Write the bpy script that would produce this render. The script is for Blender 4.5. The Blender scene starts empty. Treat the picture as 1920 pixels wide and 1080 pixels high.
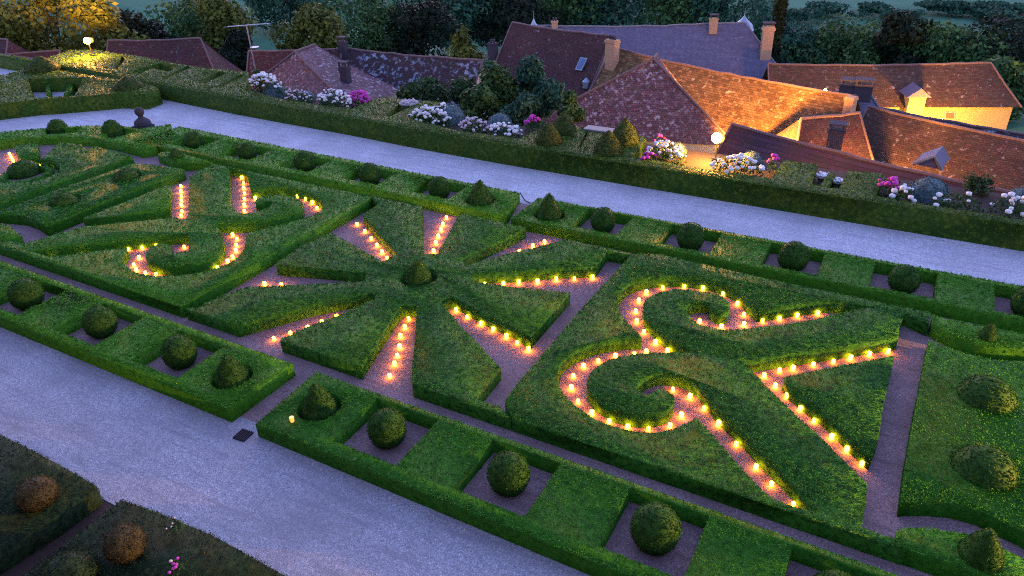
import bpy, math, random
import numpy as np
from mathutils import Matrix, Vector
from mathutils.geometry import tessellate_polygon

random.seed(7); RNG = np.random.default_rng(7)
S = bpy.context.scene
COL = S.collection

# ------------------------------------------------------------------ camera
F_PX = 1388.0; CAM_H = 12.0
def _n(a): return a/np.linalg.norm(a)
def _ray(u, v): return np.array([(u-960)/F_PX, -(v-540)/F_PX, -1.0])
_X = -_n(_ray(-1850, -160)); _Y = _n(_ray(1855, -300)); _Y = _n(_Y-_X*(_X@_Y)); _Z = np.cross(_X, _Y)
ROT = np.array([_X, _Y, _Z])
CAMP = np.array([0, 0, CAM_H])
def P(u, v, z=0.0):            # point of the photo on the level z
    d = ROT@_ray(u, v); return CAMP+d*((z-CAM_H)/d[2])
def PY(u, v, y):               # point of the photo at distance y from the terrace
    d = ROT@_ray(u, v); return CAMP+d*(y/d[1])
cam = bpy.data.cameras.new('camera'); co = bpy.data.objects.new('camera', cam); COL.objects.link(co)
M4 = Matrix([list(ROT[i])+[CAMP[i]] for i in range(3)]+[[0, 0, 0, 1]])
co.matrix_world = M4
cam.lens = 36*F_PX/1920; cam.sensor_width = 36; cam.clip_end = 3000; cam.clip_start = .1
S.camera = co
S.cycles.filter_width = 1.1
S.cycles.use_denoising = False; S.cycles.use_adaptive_sampling = False
S.cycles.sample_clamp_indirect = 1.5

# ------------------------------------------------------------------ sky, sun, exposure
SUN_EL, SUN_ROT = math.radians(6), math.radians(-25)
w = bpy.data.worlds.new('World'); S.world = w; w.use_nodes = True
nt = w.node_tree
sky = nt.nodes.new('ShaderNodeTexSky'); sky.sky_type = 'NISHITA'; sky.sun_disc = False
sky.sun_elevation = SUN_EL; sky.sun_rotation = SUN_ROT
sky.ozone_density = 2.0; sky.air_density = 1.0; sky.dust_density = 0.6; sky.altitude = 200
bg = nt.nodes['Background']; bg.inputs[1].default_value = 0.15
tint = nt.nodes.new('ShaderNodeMix'); tint.data_type = 'RGBA'; tint.blend_type = 'MULTIPLY'; tint.inputs[0].default_value = 1
tint.inputs[7].default_value = (1.0, .72, 1.0, 1)          # the violet of dusk
nt.links.new(sky.outputs[0], tint.inputs[6]); nt.links.new(tint.outputs[2], bg.inputs[0])
sun = bpy.data.lights.new('sun', 'SUN'); sun.energy = 0.02; sun.angle = math.radians(20); sun.color = (1, .86, .74)
so = bpy.data.objects.new('sun', sun); COL.objects.link(so)
so.rotation_euler = (math.radians(-80), 0, math.radians(25))
VS = S.view_settings
VS.view_transform = 'Standard'; VS.look = 'None'; VS.gamma = 1; VS.use_curve_mapping = False
VS.exposure = 2.97

# ------------------------------------------------------------------ materials
def mat(name):
    m = bpy.data.materials.new(name); m.use_nodes = True
    t = m.node_tree; b = t.nodes['Principled BSDF']; return m, t, b
def N(t, k, **kw):
    n = t.nodes.new('ShaderNode'+k)
    for a, v in kw.items():
        if hasattr(n, a): setattr(n, a, v)
        else: n.inputs[a].default_value = v
    return n
def L(t, a, b): t.links.new(a, b)
def ramp(t, fac, stops):
    r = t.nodes.new('ShaderNodeValToRGB'); e = r.color_ramp.elements
    while len(e) < len(stops): e.new(.5)
    for el, (p, c) in zip(e, stops): el.position = p; el.color = (*c, 1)
    L(t, fac, r.inputs[0]); return r.outputs[0]
def mix(t, fac, a, b, mode='MIX'):
    m = t.nodes.new('ShaderNodeMix'); m.data_type = 'RGBA'; m.blend_type = mode
    for s, v in ((m.inputs[0], fac), (m.inputs[6], a), (m.inputs[7], b)):
        if hasattr(v, 'node'): L(t, v, s)
        elif isinstance(v, (int, float)): s.default_value = v
        else: s.default_value = (*v, 1)
    return m.outputs[2]
def noise(t, scale, detail=3, rough=.55, coord='Object'):
    tc = t.nodes.new('ShaderNodeTexCoord'); n = N(t, 'TexNoise'); n.inputs['Scale'].default_value = scale
    n.inputs['Detail'].default_value = detail; n.inputs['Roughness'].default_value = rough
    L(t, tc.outputs[coord], n.inputs['Vector']); return n.outputs[0]
def bump(t, b, h, strength, dist):
    n = N(t, 'Bump'); n.inputs['Strength'].default_value = strength; n.inputs['Distance'].default_value = dist
    L(t, h, n.inputs['Height']); L(t, n.outputs[0], b.inputs['Normal'])
def leaf_mat(name, dark, mid, light, alt, scale=.9, alt_amt=.6, trans=.2, mott=7.0, mamt=1.0):
    m, t, b = mat(name)
    g = N(t, 'NewGeometry')
    c = ramp(t, g.outputs['Random Per Island'], [(0, dark), (.5, mid), (.92, light), (1, light)])
    n = noise(t, scale, 5, .65)
    f = ramp(t, n, [(.42, (0, 0, 0)), (.68, (alt_amt,)*3)])
    c = mix(t, f, c, alt)
    n2 = noise(t, mott, 3, .6)      # painted mottling: shade of leaf gaps and lighter sprays put into the colour
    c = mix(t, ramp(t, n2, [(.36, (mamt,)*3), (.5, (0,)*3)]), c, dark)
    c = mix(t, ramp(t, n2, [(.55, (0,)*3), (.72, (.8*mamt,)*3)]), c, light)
    L(t, c, b.inputs['Base Color']); b.inputs['Roughness'].default_value = .55
    b.inputs['Specular IOR Level'].default_value = .06
    if trans:
        tr = N(t, 'BsdfTranslucent'); L(t, c, tr.inputs[0]); ms = N(t, 'MixShader'); ms.inputs[0].default_value = trans
        L(t, b.outputs[0], ms.inputs[1]); L(t, tr.outputs[0], ms.inputs[2])
        L(t, ms.outputs[0], t.nodes['Material Output'].inputs[0])
    return m
def plain(name, col, rough=.7, var=.25, scale=6, bumpd=0, metal=0):
    m, t, b = mat(name)
    n = noise(t, scale, 4)
    c = mix(t, n, tuple(x*(1-var) for x in col), tuple(min(1, x*(1+var)) for x in col))
    L(t, c, b.inputs['Base Color']); b.inputs['Roughness'].default_value = rough; b.inputs['Metallic'].default_value = metal
    b.inputs['Specular IOR Level'].default_value = .5 if metal or rough < .5 else .15
    if bumpd: bump(t, b, n, .6, bumpd)
    return m
def emit(name, col, s):
    m, t, b = mat(name); b.inputs['Base Color'].default_value = (.8, .6, .3, 1)
    b.inputs['Emission Color'].default_value = (*col, 1); b.inputs['Emission Strength'].default_value = s
    return m

def gravel(name, a, b_, c_, fine=38, big=.45):
    m, t, b = mat(name)
    tc = N(t, 'TexCoord')
    v = N(t, 'TexVoronoi'); v.inputs['Scale'].default_value = fine; L(t, tc.outputs['Object'], v.inputs['Vector'])
    sep = N(t, 'SeparateColor'); L(t, v.outputs['Color'], sep.inputs[0])
    c1 = ramp(t, sep.outputs[0], [(0, c_), (.25, a), (.8, b_), (1, tuple(min(.85, x*1.5) for x in b_))])
    n1 = noise(t, big, 5, .6); n2 = noise(t, 9, 4, .7)
    c2 = mix(t, ramp(t, n1, [(.40, (0,)*3), (.7, (.7,)*3)]), c1, tuple(x*.72 for x in a))
    c3 = mix(t, ramp(t, n2, [(.5, (0,)*3), (.75, (.65,)*3)]), c2, c_)
    mp = N(t, 'Mapping'); mp.inputs['Scale'].default_value = (.25, 2.6, 1); L(t, tc.outputs['Object'], mp.inputs[0])
    n4 = N(t, 'TexNoise'); n4.inputs['Scale'].default_value = 1.6; n4.inputs['Detail'].default_value = 6; n4.inputs['Roughness'].default_value = .7; L(t, mp.outputs[0], n4.inputs['Vector'])
    c3 = mix(t, ramp(t, n4.outputs[0], [(.50, (0,)*3), (.68, (.75,)*3)]), c3, tuple(x*1.25 for x in c_))
    L(t, c3, b.inputs['Base Color']); b.inputs['Roughness'].default_value = .9; b.inputs['Specular IOR Level'].default_value = .15
    ad = N(t, 'Math', operation='ADD'); L(t, v.outputs['Distance'], ad.inputs[0]); L(t, n2, ad.inputs[1])
    bump(t, b, ad.outputs[0], .3, .015)
    return m

def tile_mat(name, c1, c2, lich, lich_lo=.62, moss=(.05, .05, .02), bw=.2, rh=.13, lscale=5.0):
    m, t, b = mat(name)
    uv = N(t, 'UVMap')
    nz = N(t, 'TexNoise'); nz.inputs['Scale'].default_value = 1.2; L(t, uv.outputs[0], nz.inputs['Vector'])
    vm = N(t, 'VectorMath', operation='MULTIPLY_ADD'); L(t, nz.outputs['Color'], vm.inputs[0])
    vm.inputs[1].default_value = (.06, .12, 0); L(t, uv.outputs[0], vm.inputs[2])
    br = N(t, 'TexBrick'); br.offset = .5
    br.inputs['Scale'].default_value = 1; br.inputs['Mortar Size'].default_value = .012
    br.inputs['Brick Width'].default_value = bw; br.inputs['Row Height'].default_value = rh
    br.inputs['Color1'].default_value = (*c1, 1); br.inputs['Color2'].default_value = (*c2, 1)
    br.inputs['Mortar'].default_value = (*(x*.35 for x in c1), 1); br.inputs['Bias'].default_value = -.1
    L(t, vm.outputs[0], br.inputs['Vector'])
    n1 = noise(t, lscale, 5, .65); n2 = noise(t, .5, 4, .6); n3 = noise(t, 2.2, 3, .6)
    c = mix(t, ramp(t, n3, [(.4, (0,)*3), (.75, (.6,)*3)]), br.outputs[0], moss)
    c = mix(t, ramp(t, n2, [(.35, (.35,)*3), (.65, (0,)*3)]), c, tuple(x*.6 for x in c1))
    big = ramp(t, n2, [(.45, (0,)*3), (.6, (1,)*3)])
    lf = ramp(t, n1, [(lich_lo, (0,)*3), (lich_lo+.06, (.85,)*3)])
    lf = mix(t, 1.0, lf, mix(t, .65, (1, 1, 1), big), 'MULTIPLY')
    c = mix(t, lf, c, lich)
    L(t, c, b.inputs['Base Color']); b.inputs['Roughness'].default_value = .85; b.inputs['Specular IOR Level'].default_value = .2
    bump(t, b, br.outputs['Fac'], -.5, .02)
    return m

MT = {}
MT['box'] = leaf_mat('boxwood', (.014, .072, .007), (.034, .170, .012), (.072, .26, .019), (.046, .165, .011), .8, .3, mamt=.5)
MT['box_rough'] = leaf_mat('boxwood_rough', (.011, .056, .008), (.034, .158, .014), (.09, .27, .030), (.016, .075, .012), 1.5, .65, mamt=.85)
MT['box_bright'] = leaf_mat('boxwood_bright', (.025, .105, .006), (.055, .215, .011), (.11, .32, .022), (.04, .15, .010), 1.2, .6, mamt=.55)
MT['yew'] = leaf_mat('yew', (.022, .04, .009), (.05, .075, .016), (.09, .12, .026), (.085, .075, .018), 1.6, .6)
MT['yew_lit'] = leaf_mat('yew_orange_lit', (.030, .026, .012), (.066, .052, .022), (.105, .085, .036), (.07, .05, .02), 1.6, .6)  # yew tinted brown-orange: the floodlight's glow is put into the leaf colour
MT['ball'] = leaf_mat('clipped_ball', (.012, .046, .008), (.026, .088, .012), (.05, .125, .02), (.028, .075, .01), 2., .4, mamt=.6)
MT['tall'] = leaf_mat('tall_hedge', (.03, .075, .012), (.068, .135, .016), (.14, .22, .028), (.115, .14, .016), .9, .6)
MT['wild'] = leaf_mat('wild_foliage', (.014, .042, .014), (.036, .085, .028), (.085, .14, .042), (.045, .055, .02), .8, .7)
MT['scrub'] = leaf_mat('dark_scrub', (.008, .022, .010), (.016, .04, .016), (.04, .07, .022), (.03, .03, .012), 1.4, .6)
MT['santolina'] = leaf_mat('santolina', (.06, .10, .10), (.10, .16, .16), (.16, .22, .22), (.05, .08, .07), 3, .6, .1)
MT['tree_a'] = leaf_mat('tree_leaves', (.020, .052, .016), (.045, .11, .03), (.10, .18, .045), (.025, .055, .022), .35, .7, mott=.9)
MT['tree_b'] = leaf_mat('tree_leaves_yellow', (.04, .055, .010), (.085, .11, .018), (.16, .18, .03), (.10, .085, .018), .4, .6, mott=.9)
MT['tree_c'] = leaf_mat('tree_leaves_blue', (.014, .050, .028), (.030, .098, .055), (.07, .155, .08), (.018, .048, .032), .25, .8, mott=.9)
MT['tree_d'] = leaf_mat('tree_leaves_dark', (.006, .011, .006), (.014, .024, .012), (.028, .042, .019), (.008, .014, .008), .4, .5, mott=.9)
MT['bark'] = plain('bark', (.05, .035, .025), .9, .4, 8, .03)
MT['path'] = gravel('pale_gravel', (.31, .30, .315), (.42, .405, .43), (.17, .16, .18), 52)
MT['path_far'] = gravel('lightened_gravel', (.46, .44, .455), (.60, .575, .60), (.27, .25, .275), 40)  # same gravel, paler: brighter light on the far path put into the colour
MT['soil'] = gravel('red_gravel', (.235, .155, .15), (.32, .215, .21), (.12, .075, .075), 48, .7)
MT['bed'] = plain('bed_soil', (.05, .035, .028), .95, .4, 12, .04)
MT['roof_dark'] = tile_mat('dark_red_tiles', (.065, .022, .024), (.13, .046, .048), (.22, .20, .21), .60, lscale=4.5)
MT['roof_lichen'] = tile_mat('lichen_tiles', (.05, .026, .034), (.10, .05, .058), (.32, .36, .44), .53, lscale=2.6)
MT['roof_pink'] = tile_mat('pink_tiles', (.135, .06, .068), (.26, .135, .145), (.40, .34, .37), .55, lscale=4)
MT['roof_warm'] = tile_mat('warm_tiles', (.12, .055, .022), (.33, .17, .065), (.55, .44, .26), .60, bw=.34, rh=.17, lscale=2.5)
MT['roof_brown'] = tile_mat('brown_tiles', (.07, .034, .026), (.14, .07, .05), (.36, .28, .24), .60, bw=.3, lscale=2.6)
MT['roof_plum'] = tile_mat('plum_tiles', (.085, .035, .045), (.12, .055, .07), (.2, .15, .17), .68, bw=2.2, rh=.24)
MT['slate'] = tile_mat('slate', (.13, .11, .165), (.20, .17, .235), (.27, .24, .27), .68, moss=(.10, .095, .11), bw=.22, rh=.12)
MT['ridge'] = plain('ridge_tiles', (.16, .10, .095), .85, .35, 5, .02)
MT['ridge_slate'] = plain('ridge_lead', (.20, .18, .185), .8, .3, 5, .02)
MT['plaster'] = plain('plaster', (.52, .44, .32), .9, .15, 2, .01)
MT['ochre'] = plain('ochre_plaster', (.52, .36, .13), .9, .2, 1.5, .01)
MT['brick'] = plain('chimney_brick', (.44, .25, .14), .9, .25, 7, .02)
MT['castlestone'] = plain('castle_stone_darkened', (.17, .15, .13), .9, .25, 2, .02)  # darker than the castle's pale stone, to deepen shade on near hedge sides
MT['stone'] = plain('stone', (.30, .27, .25), .9, .25, 5, .02)
MT['darkstone'] = plain('dark_stone', (.055, .045, .055), .9, .3, 9, .02)
MT['metal'] = plain('zinc', (.30, .33, .38), .45, .15, 4, 0, .6)
MT['iron'] = plain('iron', (.012, .012, .014), .5, .2, 6)
MT['glass'] = plain('roof_glass', (.10, .14, .24), .12, .1, 1)
MT['wood'] = plain('wood', (.20, .11, .06), .8, .3, 8)
MT['white_fl'] = plain('white_petals', (.75, .72, .70), .7, .1, 20)
MT['mauve_fl'] = plain('pale_mauve_petals', (.55, .45, .50), .7, .2, 20)
MT['pink_fl'] = plain('magenta_petals', (.55, .06, .36), .7, .3, 20)
MT['field'] = plain('meadow', (.055, .15, .08), .95, .6, .09)  # teal tone carries the distance haze; no air volume is built
MT['ground'] = plain('ground_earth', (.06, .07, .04), .95, .4, .3)
MT['candle'] = emit('candle_glow', (1, .29, .008), 10.5)
MT['amber'] = emit('amber_glow', (1, .34, .01), .22)
MT['lampglow'] = emit('lamp_lens', (1, .5, .07), 30)

# ------------------------------------------------------------------ mesh helpers
def obj(name, verts, faces, m, parent=None, uvs=None, smooth=False):
    me = bpy.data.meshes.new(name)
    if isinstance(verts, np.ndarray) and isinstance(faces, np.ndarray):
        nv, nf, k = len(verts), len(faces), faces.shape[1]
        me.vertices.add(nv); me.vertices.foreach_set('co', verts.astype(np.float32).ravel())
        me.loops.add(nf*k); me.loops.foreach_set('vertex_index', faces.astype(np.int32).ravel())
        me.polygons.add(nf); me.polygons.foreach_set('loop_start', np.arange(0, nf*k, k, dtype=np.int32))
        me.update(calc_edges=True)
    else:
        me.from_pydata([tuple(v) for v in verts], [], [tuple(f) for f in faces])
    if uvs is not None:
        l = me.uv_layers.new(name='UVMap'); l.data.foreach_set('uv', np.asarray(uvs, dtype=np.float32).ravel())
    if smooth: me.polygons.foreach_set('use_smooth', [True]*len(me.polygons))
    me.validate()
    for x in (m if isinstance(m, (list, tuple)) else [m]): me.materials.append(x)
    o = bpy.data.objects.new(name, me); COL.objects.link(o)
    if parent: o.parent = parent
    return o
def tag(o, label=None, cat=None, group=None, kind=None):
    if label: o['label'] = label
    if cat: o['category'] = cat
    if group: o['group'] = group
    if kind: o['kind'] = kind
    return o
def empty(name, loc=(0, 0, 0)):
    o = bpy.data.objects.new(name, None); COL.objects.link(o); o.location = loc; o.empty_display_size = .2; return o
def copy_tree(o, parent=None):
    c = o.copy(); COL.objects.link(c)
    if parent: c.parent = parent
    for ch in list(o.children): copy_tree(ch, c)
    return c

class MB:                                       # mesh collector
    def __init__(s): s.v = []; s.f = []; s.uv = []
    def add(s, v, f):
        k = len(s.v); s.v += [tuple(map(float, x)) for x in v]; s.f += [tuple(i+k for i in q) for q in f]; return s
    def box(s, c, sz, rz=0, top=1.0):
        x, y, z = (a/2 for a in sz); ca, sa = math.cos(rz), math.sin(rz); v = []
        for k, (zz, q) in enumerate(((-z, 1), (z, top))):
            for (a, b) in ((-x, -y), (x, -y), (x, y), (-x, y)):
                a *= q; b *= q; v.append((c[0]+a*ca-b*sa, c[1]+a*sa+b*ca, c[2]+zz))
        return s.add(v, [(3, 2, 1, 0), (4, 5, 6, 7), (0, 1, 5, 4), (1, 2, 6, 5), (2, 3, 7, 6), (3, 0, 4, 7)])
    def lathe(s, prof, c=(0, 0, 0), n=16):
        k = len(prof); v = [(c[0]+r*math.cos(2*math.pi*j/n), c[1]+r*math.sin(2*math.pi*j/n), c[2]+z) for r, z in prof for j in range(n)]
        f = [(i*n+j, i*n+(j+1) % n, (i+1)*n+(j+1) % n, (i+1)*n+j) for i in range(k-1) for j in range(n)]
        f.append(tuple(reversed(range(n)))); f.append(tuple((k-1)*n+j for j in range(n)))
        return s.add(v, f)
    def tube(s, pts, r, n=6):
        pts = [Vector(p) for p in pts]; rs = r if isinstance(r, (list, tuple)) else [r]*len(pts); v = []
        for i, p in enumerate(pts):
            d = (pts[min(i+1, len(pts)-1)]-pts[max(i-1, 0)]).normalized()
            a = d.orthogonal().normalized() if abs(d.z) > .9 else d.cross(Vector((0, 0, 1))).normalized()
            b = d.cross(a)
            v += [p+(a*math.cos(2*math.pi*j/n)+b*math.sin(2*math.pi*j/n))*rs[i] for j in range(n)]
        f = [(i*n+j, i*n+(j+1) % n, (i+1)*n+(j+1) % n, (i+1)*n+j) for i in range(len(pts)-1) for j in range(n)]
        f += [tuple(reversed(range(n))), tuple((len(pts)-1)*n+j for j in range(n))]
        return s.add(v, f)
    def build(s, name, m, parent=None, smooth=False): return obj(name, s.v, s.f, m, parent, smooth=smooth)

def leaves(pts, nrm, size, tilt=.7, asp=.55, rng=RNG):
    """leaf diamonds at pts, roughly facing nrm; size is a number or an array"""
    n = len(pts); size = np.broadcast_to(np.asarray(size, float), (n,))
    nn = nrm+rng.normal(0, tilt, (n, 3)); nn /= np.linalg.norm(nn, axis=1)[:, None]
    t = np.cross(nn, rng.normal(0, 1, (n, 3))); t /= np.linalg.norm(t, axis=1)[:, None]
    b = np.cross(nn, t); s = (size*rng.uniform(.65, 1.35, n))[:, None]
    v = np.stack([pts-t*s*.5, pts-b*s*.5*asp, pts+t*s*.5, pts+b*s*.5*asp], 1).reshape(-1, 3)
    return v
def vnoise(x, y, f, seed):            # smooth value noise 0..1
    x = x*f; y = y*f; xi = np.floor(x).astype(np.int64); yi = np.floor(y).astype(np.int64); u = x-xi; v = y-yi
    u = u*u*(3-2*u); v = v*v*(3-2*v)
    def h(a, b):
        n = (a*374761393+b*668265263+seed*1442695041) & 0x7fffffff; n = ((n ^ (n >> 13))*1274126177) & 0x7fffffff; return (n ^ (n >> 16) & 0xffff) % 65536/65535.
    return (h(xi, yi)*(1-u)+h(xi+1, yi)*u)*(1-v)+(h(xi, yi+1)*(1-u)+h(xi+1, yi+1)*u)*v
def clump(x, y, z=None, f=8.0):       # height and lean of the leaf sprays on a clipped face
    if z is not None: x = x+z*1.37; y = y-z*1.11+z
    hgt = .6*vnoise(x, y, f, 1)+.4*vnoise(x, y, f*2.1, 2)
    gx = .65*vnoise(x, y, f, 3)+.35*vnoise(x, y, f*2.3, 4)-.5; gy = .65*vnoise(x, y, f, 5)+.35*vnoise(x, y, f*2.3, 6)-.5
    return hgt, gx, gy
def inside(p, loop):
    x, y = p[:, 0], p[:, 1]; r = np.zeros(len(p), bool); n = len(loop)
    for i in range(n):
        x1, y1 = loop[i][:2]; x2, y2 = loop[(i+1) % n][:2]
        if y1 == y2: continue
        c = ((y1 > y) != (y2 > y)) & (x < (x2-x1)*(y-y1)/(y2-y1)+x1); r ^= c
    return r
def area2(l): return .5*sum(l[i][0]*l[(i+1) % len(l)][1]-l[(i+1) % len(l)][0]*l[i][1] for i in range(len(l)))
def in_poly(p, loops):
    k = inside(p, loops[0])
    for h in loops[1:]: k &= ~inside(p, h)
    return k
LEAF_K = .0022
def hedge_geo(loops, z1, z0=0.0, rough=.013, k=LEAF_K, cover=2.1, size_min=.026, clf=8.0, pit=.028, lean=1.6):
    """loops: world xy outlines, first the outline, then holes. Returns core verts/faces and leaf verts"""
    loops = [np.array([p[:2] for p in l], float) for l in loops]
    loops = [l if (area2(l) > 0) == (i == 0) else l[::-1] for i, l in enumerate(loops)]
    core_v, core_f = [], []
    flat = [[Vector((p[0], p[1], 0)) for p in l] for l in loops]
    tris = tessellate_polygon(flat); allp = np.concatenate(loops)
    zt = z1-.03
    core_v += [(p[0], p[1], zt) for p in allp]
    for t in tris:
        a, b, c = (allp[i] for i in t)
        cr = (b[0]-a[0])*(c[1]-a[1])-(b[1]-a[1])*(c[0]-a[0])
        core_f.append(tuple(t) if cr > 0 else tuple(reversed(t)))
    k0 = 0; nb = len(allp); core_v += [(p[0], p[1], z0) for p in allp]
    LV = []
    for l in loops:
        n = len(l)
        for i in range(n):
            j = (i+1) % n; core_f.append((nb+k0+i, nb+k0+j, k0+j, k0+i))
            a, b = l[i], l[j]; e = b-a; ln = np.hypot(*e)
            if ln < 1e-4: continue
            mid = (a+b)/2; d = np.linalg.norm([mid[0], mid[1], CAM_H]); s = max(size_min, k*d)
            cnt = int(RNG.poisson(cover*1.1*ln*(z1-z0)/(s*s)))
            if cnt == 0: continue
            tt = RNG.uniform(0, 1, cnt); zz = z0+(z1-z0)*RNG.uniform(0.02, 1, cnt)
            nrm = np.array([e[1], -e[0], 0])/ln
            pts = np.stack([a[0]+e[0]*tt, a[1]+e[1]*tt, zz], 1)+nrm*RNG.normal(.0, rough*.5, cnt)[:, None]
            hg, gx, gy = clump(pts[:, 0], pts[:, 1], pts[:, 2]*2.0, clf)
            t_ = np.array([e[0], e[1], 0])/ln
            nn = nrm+t_*gx[:, None]*lean*.7+np.array([0, 0, 1.])*gy[:, None]*lean*.7; pts = pts-nrm*((1-hg)*pit*.5)[:, None]
            LV.append(leaves(pts, nn, s, .34))
        k0 += n
    # top leaves, in tiles so that leaf size follows distance
    mn, mx = loops[0].min(0), loops[0].max(0); T = 1.5
    xs = np.arange(mn[0], mx[0], T); ys = np.arange(mn[1], mx[1], T)
    P_, Sz = [], []
    for x in xs:
        for y in ys:
            d = math.sqrt((x+T/2)**2+(y+T/2)**2+(CAM_H-z1)**2); s = max(size_min, k*d)
            c = int(RNG.poisson(cover*T*T/(s*s)))
            q = RNG.uniform(0, T, (c, 2))+(x, y); P_.append(q); Sz.append(np.full(c, s))
    q = np.concatenate(P_); sz = np.concatenate(Sz); m = in_poly(q, loops); q = q[m]; sz = sz[m]
    wob = .5*np.sin(q[:, 0]*2.3+1.7*np.sin(q[:, 1]*1.9))*np.sin(q[:, 1]*2.9+q[:, 0]*.7)+.5*np.sin(q[:, 0]*7.1+q[:, 1]*3.3)*np.sin(q[:, 1]*6.3-q[:, 0]*2.1)
    zz = z1+rough*.9*wob+RNG.normal(0, rough*.8, len(q))
    hg, gx, gy = clump(q[:, 0], q[:, 1], f=clf)
    zz += (hg-.62)*pit
    keep = RNG.uniform(0, 1, len(q)) < .35+1.3*hg
    nn = np.stack([gx*lean, gy*lean, np.ones(len(q))], 1)
    LV.append(leaves(np.stack([q[:, 0], q[:, 1], zz], 1)[keep], nn[keep], sz[keep], .36))
    return core_v, core_f, np.concatenate(LV)
def with_leaves(name, cv, cf, lv, m, parent=None):
    nb = len(cv); n = len(lv)//4
    me = bpy.data.meshes.new(name)
    v = np.concatenate([np.array(cv, float).reshape(-1, 3), lv]); lens = np.array([len(f) for f in cf]+[4]*n, np.int32)
    idx = np.concatenate([np.array([i for f in cf for i in f], np.int32), np.arange(nb, nb+4*n, dtype=np.int32)])
    me.vertices.add(len(v)); me.vertices.foreach_set('co', v.astype(np.float32).ravel())
    me.loops.add(len(idx)); me.loops.foreach_set('vertex_index', idx)
    me.polygons.add(len(lens)); me.polygons.foreach_set('loop_start', np.concatenate([[0], np.cumsum(lens)[:-1]]).astype(np.int32))
    me.update(calc_edges=True); me.validate(); me.materials.append(m)
    o = bpy.data.objects.new(name, me); COL.objects.link(o)
    if parent: o.parent = parent
    return o
def px(l, z): return [P(u, v, z)[:2] for u, v in l]
def hedge(name, label, loops, z1, m, z0=0.0, cat='hedge', group=None, **kw):
    o = with_leaves(name, *hedge_geo(loops, z1, z0, **kw), m); return tag(o, label, cat, group)
def circ(c, r, n=22, ry=None): return [(c[0]+r*math.cos(2*math.pi*i/n), c[1]+(ry or r)*math.sin(2*math.pi*i/n)) for i in range(n)]
def rect(x0, x1, y0, y1): return [(x0, y0), (x1, y0), (x1, y1), (x0, y1)]

def topiary_mesh(name, prof, m, s, rough=.012, cover=2.2, n=28):
    """clipped solid of revolution: core lathe + leaf cover. prof from top to bottom (r,z)"""
    b = MB(); b.lathe([(max(r-.02, .001), z-.01) for r, z in reversed(prof)], n=n)
    pr = np.array(prof, float); seg = np.diff(pr, axis=0); ln = np.hypot(seg[:, 0], seg[:, 1]); rm = (pr[1:, 0]+pr[:-1, 0])/2
    ar = 2*math.pi*rm*ln; cnt = int(cover*ar.sum()/(s*s)); si = RNG.choice(len(ar), cnt, p=ar/ar.sum()); u = RNG.uniform(0, 1, cnt)
    r = pr[si, 0]+seg[si, 0]*u; z = pr[si, 1]+seg[si, 1]*u; a = RNG.uniform(0, 2*math.pi, cnt)
    nr, nz = -seg[si, 1]/ln[si], seg[si, 0]/ln[si]
    nrm = np.stack([nr*np.cos(a), nr*np.sin(a), nz], 1)
    lump = 1+.016*np.sin(3*a+z*5)+.01*np.sin(5*a-z*9)
    pts = np.stack([r*lump*np.cos(a), r*lump*np.sin(a), z], 1)+nrm*RNG.normal(0, rough, cnt)[:, None]
    hg, gx, gy = clump(pts[:, 0]+z, pts[:, 1]-z*.7, z, 7.0); nrm = nrm+np.stack([gx, gy, gx*.5-gy*.5], 1)*1.6
    o = with_leaves(name, b.v, b.f, leaves(pts, nrm, s, .6), m)
    return o
def dome(rx, h, n=10, base=.0, flat=1.0):
    return [(rx*math.sin(math.pi/2*i/n)**flat, base+(h-base)*math.cos(math.pi/2*i/n)) for i in range(n+1)]
def ballprof(r, h, n=12):      # a ball flattened where it meets the ground
    out = []
    for i in range(n+1):
        a = math.pi*(.02+.80*i/n); out.append((r*math.sin(a), h*.5*(1+math.cos(a)*1.0)))
    z0 = out[-1][1]; return [(q, (z-z0)*h/(h-z0)) for q, z in out]
def coneprof(r, h):
    return [(.02, h), (.10*r/.45, h*.93), (.2*r/.45, h*.76), (.31*r/.45, h*.55), (.40*r/.45, h*.34), (.45*r/.45, h*.16), (.42*r/.45, 0)]

# ================================================================== SETTING
def sheet(name, loop, z, m):
    f = [tuple(t) for t in tessellate_polygon([[Vector((*p[:2], 0)) for p in loop]])]
    v = [(p[0], p[1], z) for p in loop]
    f = [t if ((v[t[1]][0]-v[t[0]][0])*(v[t[2]][1]-v[t[0]][1])-(v[t[1]][1]-v[t[0]][1])*(v[t[2]][0]-v[t[0]][0])) > 0 else t[::-1] for t in f]
    return tag(obj(name, v, f, m), kind='structure')
TERR_Y = 31.6                      # back edge of the garden terrace
def ground_z(x, y):
    if y < TERR_Y: return -.05
    t = min(1, max(0, (y-78)/45)); z = -9.0-11*t*t*(3-2*t)
    if y > 260: z += .0012*(y-260)**2 if y < 360 else 12+.24*(y-360)
    z += 1.2*math.sin(x*.021+.5)*math.sin(y*.017)*min(1, max(0, (y-70)/60))
    if x < -60 and y > TERR_Y: z += min(14, (-60-x)*.12)*min(1, (y-TERR_Y)/40)
    return z
xs = sorted(set([-500, -400, -300, -240, -200]+list(range(-170, 110, 6))+[120, 150, 200, 300, 400, 500]))
ys = [-80, -40, -10, 0, 10, 20, TERR_Y-.02, TERR_Y+.02, 36, 42, 50, 58]+list(range(64, 200, 6))+[210, 230, 260, 300, 360, 440, 540, 700]
gv = [(x, y, ground_z(x, y)) for y in ys for x in xs]; nx = len(xs)
gf = [(j*nx+i, j*nx+i+1, (j+1)*nx+i+1, (j+1)*nx+i) for j in range(len(ys)-1) for i in range(nx-1)]
tag(obj('ground', gv, gf, MT['field'], smooth=False), kind='structure')
sheet('parterre_gravel', rect(-62, 30, 8.0, 26), 0.0, MT['soil'])
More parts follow.
